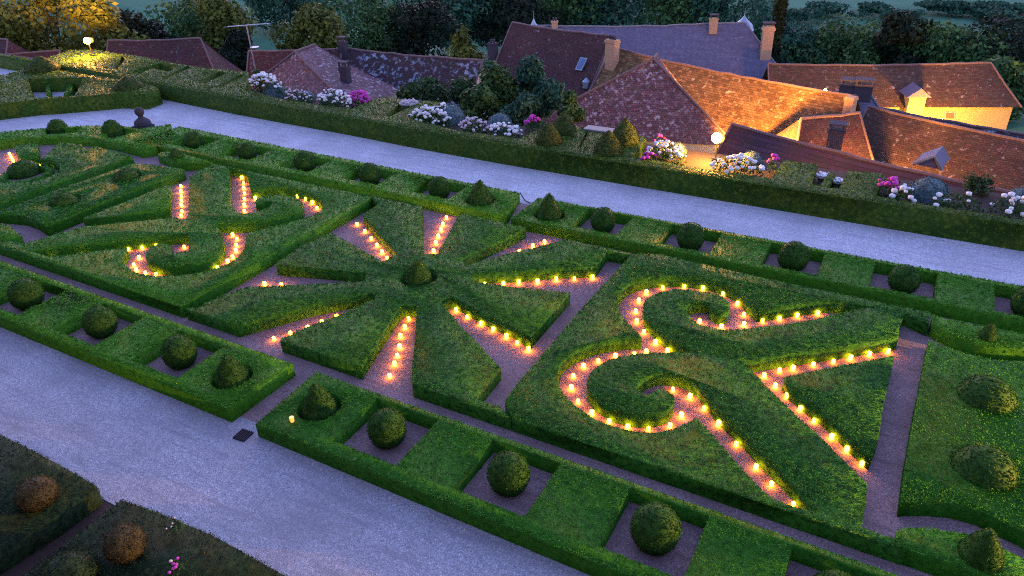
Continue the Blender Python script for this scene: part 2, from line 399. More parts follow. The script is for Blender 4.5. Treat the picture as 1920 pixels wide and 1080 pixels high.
sheet('lower_path', rect(-45, 30, 5.8, 9.25), .004, MT['path'])
sheet('near_bed', rect(-45, 30, -6, 5.9), -.004, MT['bed'])
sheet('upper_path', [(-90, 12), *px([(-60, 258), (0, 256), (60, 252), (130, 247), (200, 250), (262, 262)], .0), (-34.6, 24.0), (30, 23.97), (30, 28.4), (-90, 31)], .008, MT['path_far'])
sheet('upper_bed', [(-70, 30.3), (-36, 29.2), (-24, 28.4), (-15, 27.95), (30, 27.9), (30, TERR_Y-.05), (-70, TERR_Y-.05)], .32, MT['bed'])
b = MB(); b.box((-20, TERR_Y+.12, -4.4), (160, .34, 9.4)); tag(b.build('retaining_wall', MT['bed']), 'long grey stone retaining wall under the flower terrace', 'wall')

# the castle the garden is seen from: its long facade stands behind the viewer
cr = empty('castle', (-12, -5, 0)); tag(cr, 'tall castle facade rising behind the viewer above the near flower beds', 'castle')
b = MB(); b.box((0, -4, 8.5), (92, 8, 19)); b.box((0, -.02, 9.2), (92.4, .5, .4)); b.box((0, -.0, 17.8), (93, .9, .5)); b.build('wall', MT['castlestone'], cr)
b = MB(); b.add([(-46.5, .4, 18), (46.5, .4, 18), (46.5, -8.4, 18), (-46.5, -8.4, 18), (-42, -4, 24), (42, -4, 24)], [(0, 1, 5, 4), (2, 3, 4, 5), (1, 2, 5), (3, 0, 4), (3, 2, 1, 0)]); b.build('roof', MT['ridge_slate'], cr)
# ================================================================== PARTERRE HEDGES
H = .42
star = [(700,366),(720,372),(791,386),(794,475),(820,476),(860,403),(868,400),(986,426),(960,441),(866,485),(871,497),(960,473),(1010,461),(1062,448),(1140,465),(1184,474.5),(1181,478),(1139,469.5),(1117,499),(1040,502),(960,509),(885,512),(888,527),(960,537),(1069,548),(994,632),(960,611),(905,587),(850,556),(824,561),(862,610),(890,636),(930,680),(939,688),(893,744),(905,752),(934,759),(957,784),(913,770),(770,724),(772,690),(779,627),(781,572),(752,572),(735,597),(707,640),(677,688),(527,636),(532,632),(580,610),(640,588),(706,557),(698,549),(580,572),(480,600),(445,610),(347,577),(368,577),(390,565),(450,540),(463,537),(537,534),(685,527),(686,511),(600,503),(517,496),(518,492),(562,462),(620,435),(627,439),(717,489),(746,475),(705,430),(680,403),(712,380),(697,371)]
starw = px(star, H)
def snapY(l, y0, tol, y): return [(p[0], y) if abs(p[1]-y0) < tol else p for p in l]
starw = snapY(starw, 11.85, .14, 11.86)
CC = P(785, 519, H)[:2]
hedge('star_hedge', 'large clipped box hedge cut into a ten-armed star around a small cone', [starw, circ(CC, .62)], H, MT['box_rough'], rough=.018)

RP = [(1184,475),(1240,476),(1440,521),(1565,548),(1640,566),(1699,577),(1746,588),(1742,607),(1697,587),(1686,612),(1685,632),(1600,646),(1540,655),(1440,670),(1402,676),(1395,678),(1440,727),(1500,785),(1527,808),(1610,890),(1626,906),(1624,940),(1615,986),(1655,1003),(1675,1007),(1700,1030),(1640,1010),(1540,977),(1440,945),(1230,875),(1110,835),(960,785),(947,752),(960,730),(1020,660),(1097,570),(1180,481)]
RS = [(1204,632),(1185,612),(1165,592),(1157,572),(1159,552),(1177,532),(1202,522),(1235,517),(1285,517),(1330,523),(1365,534),(1390,549),(1408,570),(1423,582),(1493,571),(1567,562),(1640,575),(1590,582),(1563,590),(1493,605),(1423,613),(1363,618),(1337,615),(1310,607),(1293,593),(1286,580),(1288,573),(1297,567),(1315,564),(1333,567),(1331,573),(1337,581),(1350,587),(1363,585),(1370,576),(1365,562),(1350,552),(1320,545),(1272,541),(1247,544),(1225,552),(1212,558),(1206,570),(1207,587),(1217,602),(1227,610),(1242,625),(1267,642),(1285,652),(1310,659),(1280,660),(1247,660),(1217,660),(1172,665),(1145,672),(1120,685),(1105,700),(1099,720),(1107,735),(1125,752),(1150,767),(1185,776),(1222,777),(1247,771),(1261,760),(1266,747),(1260,737),(1247,729),(1235,727),(1225,735),(1212,740),(1201,735),(1194,724),(1200,714),(1217,703),(1247,697),(1280,702),(1305,714),(1322,735),(1350,771),(1397,813),(1433,853),(1467,884),(1497,917),(1535,956),(1507,954),(1463,940),(1437,927),(1393,880),(1347,827),(1308,783),(1282,795),(1255,806),(1222,811),(1180,806),(1147,797),(1110,782),(1082,762),(1057,740),(1045,715),(1046,695),(1055,675),(1075,660),(1105,646),(1140,637),(1180,632)]
def smooth_loop(l, it=1, lim=.35):
    """round gentle corners of a traced outline, keep sharp ones"""
    for _ in range(it):
        out = []; n = len(l)
        for i in range(n):
            a, p, c = np.array(l[i-1]), np.array(l[i]), np.array(l[(i+1) % n])
            d1, d2 = p-a, c-p; l1, l2 = np.hypot(*d1), np.hypot(*d2)
            cs = (d1@d2)/(l1*l2+1e-9)
            if cs > lim and l1 < 3 and l2 < 3: out += [tuple(p-d1*.25), tuple(p+d2*.25)]
            else: out.append(tuple(p))
        l = out
    return l
RPw = snapY(px(RP, H), 11.85, .14, 11.86); RPw = snapY(RPw, 21.27, .12, 21.27)
hedge('scroll_hedge', 'right hand box hedge panel with two candlelit scroll shaped grooves', [RPw, smooth_loop(px(RS, H))], H, MT['box_rough'], rough=.016)
RT = [(1470,706),(1565,687),(1677,666),(1672,690),(1655,765),(1647,825),(1635,856),(1600,824),(1575,799),(1545,772),(1515,750),(1480,722)]
hedge('wedge_hedge', 'small triangular box hedge between the two straight candle rows at the right', [px(RT, H)], H, MT['box_rough'], rough=.016)
LP = [(400,306),(425,310.5),(480,321),(560,340),(692,366),(697,371),(480,494),(345,572),(335,572.5),(200,529),(0,460.5),(-80,433),(-80,424),(-10,448),(45,456),(155,424),(325,407),(337,410),(350,410),(354,400),(355,330)]
LS = [(429,313),(460,320),(467,335),(470,356),(480,354),(505,351),(530,351),(562,355),(587,364),(602,375),(606,386),(600,397),(575,407),(530,420),(480,432),(461,438),(461,457),(452,477),(430,492),(405,502),(375,511),(337,516),(287,517),(255,511),(237,500),(228,487),(230,475),(238,464),(207,466),(100,481),(87,480),(57,469),(150,459),(237,450),(300,442),(353,437),(355,470),(326,474),(322,463),(313,457),(300,456),(282,462),(272,475),(274,486),(287,494),(325,498),(362,496),(395,488),(415,470),(420,450),(412,430),(402,419),(480,417),(525,410),(560,398),(569,386),(565,375),(547,367),(517,364),(490,368),(477,374),(480,384),(502,376),(512,377),(507,387),(480,396),(470,399),(457,400),(440,395),(432,385)]
LPw = snapY(px(LP, H), 11.9, .1, 11.86); LPw = snapY(LPw, 21.27, .14, 21.27)
hedge('scroll_hedge', 'left hand box hedge panel with two candlelit scroll shaped grooves', [LPw, smooth_loop(px(LS, H))], H, MT['box'], rough=.016)
hedge('wedge_hedge', 'small triangular box hedge left of the short straight candle row', [px([(319,346),(316,392),(155,411),(157,408),(317,345)], H)], H, MT['box'])
# outer pieces
hedge('oblong_hedge', 'long box hedge bed with two low round mounds left of the left scroll panel',
      [px([(250,305),(345,316),(345,321),(85,425),(65,412),(45,405),(0,401),(-25,402)], H), circ(P(237,330,H)[:2], .66), circ(P(120,375,H)[:2], .66)], H, MT['box'])
hedge('circle_hedge', 'box hedge at the far left with a round candlelit hollow',
      [px([(112,266),(152,270),(160,279),(180,274),(248,293),(0,382),(-80,410),(-80,345),(0,343),(20,342),(60,340),(95,330),(112,318),(112,308),(95,300),(72,299),(80,296)], H)], H, MT['box'])
hedge('wedge_hedge', 'small four sided box hedge beside the round hollow, far left', [px([(25,273),(69,268),(72,297),(40,300)], H)], H, MT['box'])
hedge('corner_hedge', 'small crescent box hedge with a little cone, left upper corner', [px([(302,284),(325,283),(398,303),(375,304),(350,305),(322,300),(295,290)], H)], H, MT['box_bright'])
hedge('corner_hedge', 'small box hedge piece at the left edge below the oblong bed', [px([(-80,412),(0,419),(15,421),(40,441),(6,453),(-80,424)], H)], H, MT['box'])
hedge('corner_hedge', 'curved box hedge with a little cone at the right edge', [px([(1749,590),(1790,600),(1920,624),(2010,642),(2010,662),(1920,652),(1890,652),(1840,646),(1790,630),(1754,612),(1747,606)], H)], H, MT['box_bright'])
hedge('oblong_hedge', 'wide box hedge bed with two round mounds at the right edge',
      [px([(1742,637),(1767,647),(1815,662),(1865,674),(1920,677),(2420,700),(2420,1290),(1920,995),(1890,982),(1840,957),(1790,944),(1740,940),(1690,941),(1700,862),(1717,765),(1727,715)], H)], H, MT['box'], rough=.02)
hedge('corner_hedge', 'box hedge corner with a cone shaped mound at the lower right', [px([(1682,994),(1702,987),(1752,990),(1815,1000),(1865,1020),(1920,1046),(2000,1092),(2000,1135),(1920,1106),(1702,1031),(1680,1008)], H)], H, MT['box'], rough=.02)

# borders with square hollows
UH = [(-32.1, -30.2), (-28.5, -26.55), (-24.75, -22.95), (-21.1, -19.25), (-17.54, -15.66)]
UHR = [(-10.23, -8.46), (-6.97, -5.16), (-3.49, -1.76), (-.24, 1.54), (3.05, 4.85), (6.35, 8.1), (9.65, 11.4)]
LH = [(-28.35, -26.5), (-24.76, -22.88), (-21.05, -19.15), (-17.54, -15.7)]
LHR = [(-10.38, -8.52), (-7.02, -5.27), (-3.66, -1.96), (-.35, 1.4), (2.95, 4.7), (6.25, 8.0)]
UC1, UC2 = P(901, 374, H)[:2], P(1030, 401, H)[:2]
LC1, LC2 = P(434, 704, H)[:2], P(598, 761, H)[:2]
hu = [rect(a, b, 22.32+RNG.uniform(-.04, .04), 23.86) for a, b in UH]
hedge('border_hedge', 'left half of the far border hedge with a row of square hollows', [[(-34.0, 21.9), (-12.75, 21.84), (-13.38, 24.08), (-33.9, 24.5)]]+hu+[circ(UC1, .62)], H, MT['box_bright'], rough=.02)
hu = [rect(a, b, 22.16+RNG.uniform(-.04, .04), 23.84) for a, b in UHR]
hedge('border_hedge', 'right half of the far border hedge with a row of square hollows', [[(-12.52, 21.8), (15, 21.95), (15, 24.12), (-12.43, 23.97)]]+hu+[circ(UC2, .62)], H, MT['box_bright'], rough=.02)
hl = [rect(a, b, 9.3, 10.95) for a, b in LH]
hedge('border_hedge', 'left half of the near border hedge with a row of square hollows', [[(-36, 8.9), (-13.42, 8.98), (-13.36, 11.18), (-36, 11.2)]]+hl+[circ(LC1, .56)], H, MT['box_bright'], rough=.016)
hl = [rect(a, b, 9.3, 11.02) for a, b in LHR]
hedge('border_hedge', 'right half of the near border hedge with a row of square hollows', [[(-12.42, 8.9), (15, 8.9), (15, 11.22), (-12.53, 11.18)]]+hl+[circ(LC2, .56)], H, MT['box'], rough=.018)
# curved end of the far border on the left
hedge('border_hedge', 'curved left end of the far border hedge beside the pale path',
      [px([(-60,250),(0,247),(82,240),(160,235),(225,235),(260,241),(292,237),(320,231.5),(322,267),(312,269),(292,273),(290,277),(265,281),(212,267),(175,261),(112,256),(50,259),(0,266),(-60,275)], H),
       px([(86,241),(150,238),(142,248),(84,252)], H), px([(226,238.5),(260,244),(214,259),(188,255)], H)], H, MT['box_bright'])

# ------------------------------------------------------------------ clipped topiary in the hollows
ball = topiary_mesh('topiary_ball', ballprof(.47, .92), MT['ball'], .045)
tb = [(UH, 23.1, 'far', 'left'), (UHR, 23.05, 'far', 'right'), (LH, 10.15, 'near', 'left'), (LHR, 10.2, 'near', 'right')]
ordn = ['first', 'second', 'third', 'fourth', 'fifth', 'sixth', 'seventh']
used = False
for lst, y, which, side in tb:
    seq = sorted(lst, key=lambda q: abs((q[0]+q[1])/2+12.95))
    for k, (a, b2) in enumerate(seq):
        o = ball if not used else ball.copy()
        if used: COL.objects.link(o)
        used = True
        o.location = ((a+b2)/2+.02*math.sin(k*3), y, 0); o.rotation_euler = (0, 0, k*1.3)
        q = 1+.05*math.sin(k*2.1+y); o.scale = (q, q, q*(1+.04*math.cos(k)))
        o['label'] = f'clipped box ball in the {ordn[k]} square hollow {side} of the cone, {which} border'
        o['category'] = 'topiary'; o['group'] = 'clipped balls in the square hollows of the borders'
cone = topiary_mesh('topiary_cone', coneprof(.5, 1.12), MT['ball'], .05)
def place(o, loc, sc, label, cat='topiary', group=None, rz=0):
    o.location = loc; o.scale = sc if isinstance(sc, tuple) else (sc,)*3; o.rotation_euler = (0, 0, rz); return tag(o, label, cat, group)
def dup(src, *a, **k):
    o = src.copy(); COL.objects.link(o); return place(o, *a, **k)
GC = 'clipped cones'
place(cone, (*UC1, 0), 1.1, 'dark clipped cone at the right end of the left far border', group=GC)
dup(cone, (*UC2, 0), (1.02, 1.02, 1.12), 'dark clipped cone at the left end of the right far border', group=GC, rz=1)
dup(cone, (*CC, 0), (.98, .98, .95), 'clipped cone in the hub of the star hedge', group=GC, rz=2)
dup(cone, (*LC1, 0), (.98, .98, .98), 'yellowish clipped cone at the right end of the left near border', group=GC, rz=3)
dup(cone, (*LC2, 0), (.95, .95, .98), 'yellowish clipped cone at the left end of the right near border', group=GC, rz=4)
dup(cone, (*P(1852, 632, .4)[:2], .3), (.48, .48, .5), 'tiny cone on the curved hedge at the right edge', group=GC, rz=5)
dup(cone, (*P(331, 293, .4)[:2], .3), (.75, .75, .45), 'tiny cone on the crescent hedge at the left', group=GC, rz=6)
dup(cone, (*P(1838, 1042, .4)[:2], .25), (.78, .78, .75), 'blunt cone on the hedge corner at the lower right', group=GC, rz=.6)
mound = topiary_mesh('topiary_mound', dome(.62, .62, flat=.9), MT['ball'], .055)
GM = 'low round mounds on the beds'
place(mound, (*P(1850, 742, .42)[:2], .1), (1.15, 1.15, 1.25), 'upper of the two round mounds on the wide right bed', group=GM)
dup(mound, (*P(1846, 878, .42)[:2], .1), (1.12, 1.12, 1.25), 'lower of the two round mounds on the wide right bed', group=GM, rz=1)
dup(mound, (*P(237, 331, .42)[:2], 0), (.95, .95, 1.2), 'farther of the two mounds on the oblong left bed', group=GM, rz=2)
dup(mound, (*P(120, 377, .42)[:2], 0), (.95, .95, 1.2), 'nearer of the two mounds on the oblong left bed', group=GM, rz=3)
dup(mound, (*P(112, 252, .0)[:2], 0), (.9, .9, 1.3), 'dark round mound in the leftmost hollow of the curved border', group=GM, rz=4)
dup(mound, (*P(215, 258, .0)[:2], 0), (.9, .9, 1.5), 'green round mound in the oval hollow of the curved border', group=GM, rz=5)
dup(mound, (*P(47, 326, .0)[:2], 0), (1.2, 1.2, 1.0), 'round mound in the middle of the candlelit round hollow', group=GM, rz=5)
ring = hedge('ring_hedge', 'low ring of box round the mound in the round hollow', [circ(P(47, 326, .25)[:2], 1.15), circ(P(47, 326, .25)[:2], .85)], .26, MT['box'])

# ================================================================== FAR TERRACE HEDGE AND BEDS
TH = .95
front = [(-100,88),(77,117),(157,130),(310,160),(433,183),(520,198),(640,218),(800,247),(950,273),(1067,291),(1200,312),(1280,325),(1440,349),(1600,372),(1740,392),(1920,420),(2020,436)]
back = [(2020,428),(1920,412),(1830,397),(1767,388),(1717,380),(1643,367),(1656,325),(1591,319),(1573,354),(1552,350),(1567,326),(1554,323),(1538,348),(1522,345),(1533,308),(1470,299),(1447,335),(1423,330),(1347,322),(1280,310),(1247,303),(1185,294),(1213,256),(1160,250),(1104,246),(1089,277),(1083,277),(1102,240),(1060,232),(1000,246),(975,259),(862,245),(768,222),(828,191),(794,188),(733,217),(722,215),(759,186),(712,182),(660,203),(600,197),(517,183),(462,168),(466,135),(408,129),(383,127),(320,117),(255,104),(215,100),(175,92),(130,94),(77,113),(-100,84)]
grooves = [[(244,133),(300,118),(330,124),(318,134),(285,128),(262,138)], [(300,146),(352,123),(358,126),(310,148)], [(365,155),(410,133),(425,137),(385,156)], [(405,161),(452,139),(460,141),(416,163)], [(205,125),(228,104),(236,108),(220,130)]]
fw = px(front, TH); fw = [(p[0], 27.5+.0 if p[0] > -20 else p[1]) for p in fw]
hedge('long_hedge', 'long tall clipped hedge along the far side of the pale path', [fw+px(back, TH)]+[px(g, TH) for g in grooves], TH, MT['tall'], rough=.016)
hedge('bastion_hedge', 'clipped hedge bed with a sunken trapezoid hollow at the upper left',
      [px([(-80,206),(0,195),(63,188),(145,182),(225,175),(270,177),(298,167),(285,158),(158,139),(93,128),(60,124),(15,138),(0,140),(-80,146)], .9), px([(52,147),(156,145),(141,179),(61,184)], .9)], .9, MT['tall'], rough=.016)
hedge('hollow_hedge', 'left thin strip of hedge in the sunken trapezoid hollow', [px([(84,152),(90,152),(96,182),(88,183)], .55)], .55, MT['box'])
hedge('hollow_hedge', 'right slanting strip of hedge in the sunken trapezoid hollow', [px([(134,151),(141,150),(124,180),(117,181)], .55)], .55, MT['box'])
tc_ = topiary_mesh('topiary_cone', coneprof(.85, 1.2), MT['yew'], .06, rough=.008)
GY = 'broad cones on the flower terrace'
place(tc_, (*P(1029, 264, .95)[:2], .8), (.72, .72, .86), 'broad brownish cone, front left of the four on the terrace', group=GY)
dup(tc_, (*P(1056, 246, .95)[:2], .8), (.72, .72, .88), 'broad brownish cone, back left of the four on the terrace', group=GY, rz=1)
dup(tc_, (*P(1140, 283, .95)[:2], .8), (.76, .76, .88), 'broad brownish cone, front right of the four on the terrace', group=GY, rz=2)
dup(tc_, (*P(1171, 263, .95)[:2], .8), (.8, .8, .95), 'broad brownish cone, back right of the four on the terrace', group=GY, rz=3)
dup(tc_, (*P(240, 163, .9)[:2], .8), (1.1, 1.1, .6), 'low cone on the bastion hedge bed', group=GY, rz=3)
dup(tc_, (*P(80, 130, .9)[:2], .8), (1.3, 1.3, .8), 'low cone at the far end of the bastion hedge', group=GY, rz=4)

# grey santolina cushions and flowers
sm = topiary_mesh('santolina_cushion', dome(.6, .55, flat=.85), MT['santolina'], .06, rough=.02)
GS = 'grey santolina cushions on the flower terrace'
def yb(u, v, z=.5): return P(u, v, z)
sl = [(560,158,1.15,'big grey blue cushion behind the leftmost white flowers'), (612,167,.85,'low grey cushion between the two left white flower clumps'), (655,173,.95,'grey blue cushion beside the magenta flowers'),
      (858,213,1.25,'big grey cushion behind the long white flower row'), (948,226,1.1,'rounded grey blue cushion above the pinkish white flowers'), (1268,281,.8,'small grey cushion behind the white dahlias near the terrace cones'),
      (1408,300,.85,'grey cushion behind the white flowers by the bright lamp'), (1740,362,1.2,'big bluish cushion beside the mauve flowers at the right'), (1915,372,.9,'bluish cushion at the right edge of the terrace')]
for k, (u, v, s_, lb) in enumerate(sl):
    o = sm if k == 0 else sm.copy()
    if k: COL.objects.link(o)
    p = P(u, v, .55); place(o, (p[0], min(p[1], 31.1), .3), (s_, s_, s_*1.25), lb, 'shrub', GS, k)

def flower_clump(label, u, v, wpx, hpx, flm, n, seed, headr=.07):
    """leafy clump with ball shaped flower heads; u,v is the middle of the clump in the photo"""
    rng = np.random.default_rng(seed)
    p = P(u, v, 1.0); p[1] = min(max(p[1], 28.75), 31.0)
    d = np.linalg.norm(p-CAMP); rx = wpx/2*d/F_PX; ry = .5; hz = max(.5, hpx*.75*d/F_PX)
    z0 = .32; top = min(1.0+hz*.5, 1.75)
    root = empty('flower_clump', (p[0], p[1], z0)); tag(root, label, 'flowers', 'flower clumps on the far terrace')
    cnt = int(700*rx)
    a = rng.uniform(0, 2*np.pi, cnt); r = np.sqrt(rng.uniform(0, 1, cnt)); hh = (top-z0)*np.sqrt(np.clip(1-r*r*.75, 0, 1))
    zz = hh*rng.uniform(.1, 1, cnt)
    pts = np.stack([rx*r*np.cos(a), ry*r*np.sin(a), zz], 1)
    nr = np.stack([np.cos(a)*r, np.sin(a)*r, .6+0*a], 1)
    lv = leaves(pts, nr, .13, .8, .5, rng)
    with_leaves('foliage', np.zeros((0, 3)), [], lv, MT['wild'], root)
    heads = []
    ico = [(0, 0, 1)]+[(.89*math.cos(2*math.pi*i/6), .89*math.sin(2*math.pi*i/6), .45) for i in range(6)]+[(.89*math.cos(2*math.pi*(i+.5)/6), .89*math.sin(2*math.pi*(i+.5)/6), -.45) for i in range(6)]+[(0, 0, -1)]
    fc = [(0, 1+i, 1+(i+1) % 6) for i in range(6)]+[(1+i, 7+i, 1+(i+1) % 6) for i in range(6)]+[(1+(i+1) % 6, 7+i, 7+(i+1) % 6) for i in range(6)]+[(7+i, 13, 7+(i+1) % 6) for i in range(6)]
    for _ in range(min(96, int(n*1.5))):
        a = rng.uniform(0, 2*np.pi); r = math.sqrt(rng.uniform(0, 1)); h = (top-z0)*math.sqrt(1-r*r*.72)*(1.0 if rng.uniform() < .7 else rng.uniform(.6, 1))+rng.normal(0, .05)
        c = (rx*r*math.cos(a), ry*r*math.sin(a)-.12, h+.03); q = headr*rng.uniform(.65, 1.35)
        ho = obj('flower_head', [(x*rng.uniform(.85, 1.15), y, z*.8) for x, y, z in ico], fc, flm, root, smooth=True) if len(heads) < 4 else heads[len(root.children) % 4].copy()
        if len(heads) < 4: heads.append(ho)
        else: COL.objects.link(ho)
        ho.parent = root; ho.location = c; ho.scale = (q, q, q); ho.rotation_euler = (0, 0, rng.uniform(0, 6))
    return root
W, MV, PK = MT['white_fl'], MT['mauve_fl'], MT['pink_fl']
for i, (lb, u, v, wp, hp, m, n, hr) in enumerate([
    ('tall clump of white flowers, leftmost on the terrace', 502, 158, 74, 50, W, 62, .085), ('loose clump of pale mauve flowers between two white clumps', 560, 178, 60, 28, MV, 32, .065),
    ('bushy clump of white flowers beside the magenta flowers', 630, 185, 78, 40, W, 60, .085), ('bright magenta clump of flowers', 690, 176, 42, 30, PK, 46, .085),
    ('long row of white flowers below the big grey cushion', 808, 215, 88, 32, W, 52, .085), ('white flowers at the back of the grey cushion', 850, 192, 34, 16, W, 12, .08),
    ('pinkish white flowers in the middle of the terrace', 892, 232, 62, 28, MV, 32, .075), ('white flowers just left of the broad cones', 950, 240, 66, 28, W, 26, .09),
    ('magenta flowers beside the sloping pink roof edge', 1002, 224, 26, 18, PK, 18, .075), ('scattered white dahlias between the cones and the bright lamp', 1250, 280, 74, 36, W, 30, .085),
    ('magenta flowers in front of the white dahlias', 1218, 290, 26, 16, PK, 7, .08), ('pink flowers standing behind the white dahlias', 1240, 262, 24, 14, PK, 6, .08),
    ('round white flower heads just below the bright lamp', 1386, 308, 92, 38, W, 36, .09), ('single magenta flowers right of the lamp lit cushion', 1451, 296, 14, 14, PK, 5, .08),
    ('mauve pink flowers right of the square hedge blocks', 1668, 346, 46, 34, PK, 11, .1), ('white flowers in front of the big bluish cushion', 1696, 358, 36, 20, W, 9, .1),
    ('dark leafy clump with a few white flowers right of the bluish cushion', 1800, 378, 80, 30, W, 5, .09), ('white flowers at the right end of the terrace', 1898, 385, 60, 40, W, 10, .1)]):
    flower_clump(lb, u, v, wp, hp, m, n, 100+i, hr)

# stone pots and slabs on the terrace
def stone_pot(label, u, v, sc=1):
    p = P(u, v, .9); root = empty('stone_trough', (p[0], min(p[1], 31.2), .32)); root.scale = (1, 1, 1 if u < 1000 else .62); tag(root, label, 'trough', 'pale stone troughs on the terrace')
    b = MB(); b.lathe([(.2*sc, 0), (.24*sc, .08), (.2*sc, .3), (.3*sc, .52), (.44*sc, .62), (.44*sc, .68), (.36*sc, .68)]); b.build('bowl', MT['stone'], root)
    b = MB(); b.lathe([(.01, -.05), (.06, 0), (.045, .05), (.005, .06)], n=6); h0 = b.build('flower_head', W if u > 1000 else MV, root)
    for i in range(24):
        a = random.random()*6.28; r = random.random()**.5*.36*sc; h = h0 if i == 0 else h0.copy()
        if i: COL.objects.link(h)
        h.parent = root; h.location = (r*math.cos(a), r*math.sin(a), .72+.05*random.random())
stone_pot('pale stone bowl at the back of the terrace by the green groove', 778, 190, 1.2)
stone_pot('left of the two white filled bowls between the square hedges', 1545, 322, .72)
stone_pot('right of the two white filled bowls between the square hedges', 1572, 331, .72)
p = P(1118, 247, .95); b = MB(); b.box((p[0], p[1]+.4, .62), (1.3, .5, .6)); b.box((p[0], p[1]+.4, .95), (1.4, .6, .06)); tag(b.build('stone_bench', MT['stone']), 'pale stone slab between the two pairs of broad cones', 'bench')

# ball finial by the path, drain grate, cable
p = P(270, 240, 0); fin = empty('stone_finial', (p[0], p[1], 0)); fin.scale = (.8, .8, .8); tag(fin, 'dark stone pedestal topped with a ball beside the pale path', 'ornament')
b = MB(); b.box((0, 0, .1), (1.0, 1.0, .2)); b.lathe([(.5, .2), (.55, .28), (.5, .5), (.3, .66), (.18, .72), (.16, .86)], n=14); b.build('pedestal', MT['darkstone'], fin)
b = MB(); b.lathe([(.01, .82)]+[(.31*math.sin(math.pi*i/10), 1.12-.31*math.cos(math.pi*i/10)) for i in range(1, 10)]+[(.01, 1.43)], n=16); b.build('ball', MT['darkstone'], fin, True)
g0 = np.array([P(q[0], q[1], .02) for q in ((437, 820), (455, 829), (476, 813), (456, 803))])
gr = empty('drain_grate', g0.mean(0)); tag(gr, 'black iron drain grate in the pale path at the hedge opening', 'grate')
e1 = g0[1]-g0[0]; e2 = g0[3]-g0[0]; cc = g0.mean(0); ang = math.atan2(e2[1], e2[0]); w1 = np.hypot(*e1[:2]); w2 = np.hypot(*e2[:2])
b = MB(); b.box((0, 0, -.008), (w2, w1, .02), ang); b.build('pit', MT['iron'], gr)
b = MB()
for i in range(7):
    o_ = (i/6-.5)*w1*.92; b.box((-math.sin(ang)*o_, math.cos(ang)*o_, .014), (w2, w1*.06, .03), ang)
b.build('bars', MT['darkstone'], gr)
pa, pb = P(975, 361, .35), P(1009, 371, .35)
b = MB(); b.tube([pa, pa*.75+pb*.25-np.array([0, 0, .28]), pa*.5+pb*.5-np.array([0, 0, .32]), pa*.25+pb*.75-np.array([0, 0, .3]), pb], .02)
tag(b.build('cable', MT['iron']), 'black cable hanging across the opening of the far border', 'cable')

# ================================================================== NEAR LEFT BEDS
nb1 = px([(-60, 785), (0, 813), (100, 864), (180, 909), (170, 922), (95, 975), (0, 1035), (-60, 1075)], .5)
nb2 = px([(227, 936), (300, 961), (400, 1003), (545, 1084), (590, 1125), (0, 1125), (40, 1082)], .5)
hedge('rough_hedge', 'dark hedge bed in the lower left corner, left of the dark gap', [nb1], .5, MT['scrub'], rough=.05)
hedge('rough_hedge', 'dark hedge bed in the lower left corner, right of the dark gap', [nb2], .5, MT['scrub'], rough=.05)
nm = topiary_mesh('topiary_mound', ballprof(.4, .72), MT['yew_lit'], .035)
place(nm, (*P(75, 940, .5)[:2], .42), (1., 1., .9), 'orange lit round bush in the lower left corner, left one', group='round bushes in the lower left corner')
dup(nm, (*P(240, 1035, .5)[:2], .42), (.95, .95, .95), 'orange lit round bush in the lower left corner, right one', group='round bushes in the lower left corner', rz=1)
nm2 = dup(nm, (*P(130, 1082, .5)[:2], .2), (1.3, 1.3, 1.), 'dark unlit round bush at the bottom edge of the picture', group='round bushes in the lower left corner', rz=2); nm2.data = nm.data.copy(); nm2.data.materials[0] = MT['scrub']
def small_flowers(label, u, v, m, n, r, sp):
    p = P(u, v, .55); root = empty('aster_tuft', p); tag(root, label, 'flowers', 'small flower tufts in the lower left bed')
    q = RNG.normal(0, sp, (120, 3))*(1, 1, .4)+(0, 0, .05); with_leaves('foliage', np.zeros((0, 3)), [], leaves(q, np.broadcast_to([0, 0, 1.], q.shape), .06), MT['wild'], root)
    for i in range(n):
        a = RNG.normal(0, sp, 2); b = MB(); b.lathe([(.005, 0), (r, .01), (r*.8, .025), (.004, .035)], n=8)
        h = b.build('flower_head', m, root); h.location = (a[0], a[1], .1+RNG.uniform(0, .08))
small_flowers('magenta and violet asters at the bottom edge of the lower left bed', 334, 1072, PK, 6, .035, .08)
small_flowers('pale mauve asters near the path edge of the lower left bed', 330, 992, MV, 4, .02, .1)
small_flowers('single peach coloured bloom low in the lower left bed', 328, 1061, MV, 1, .035, .03)

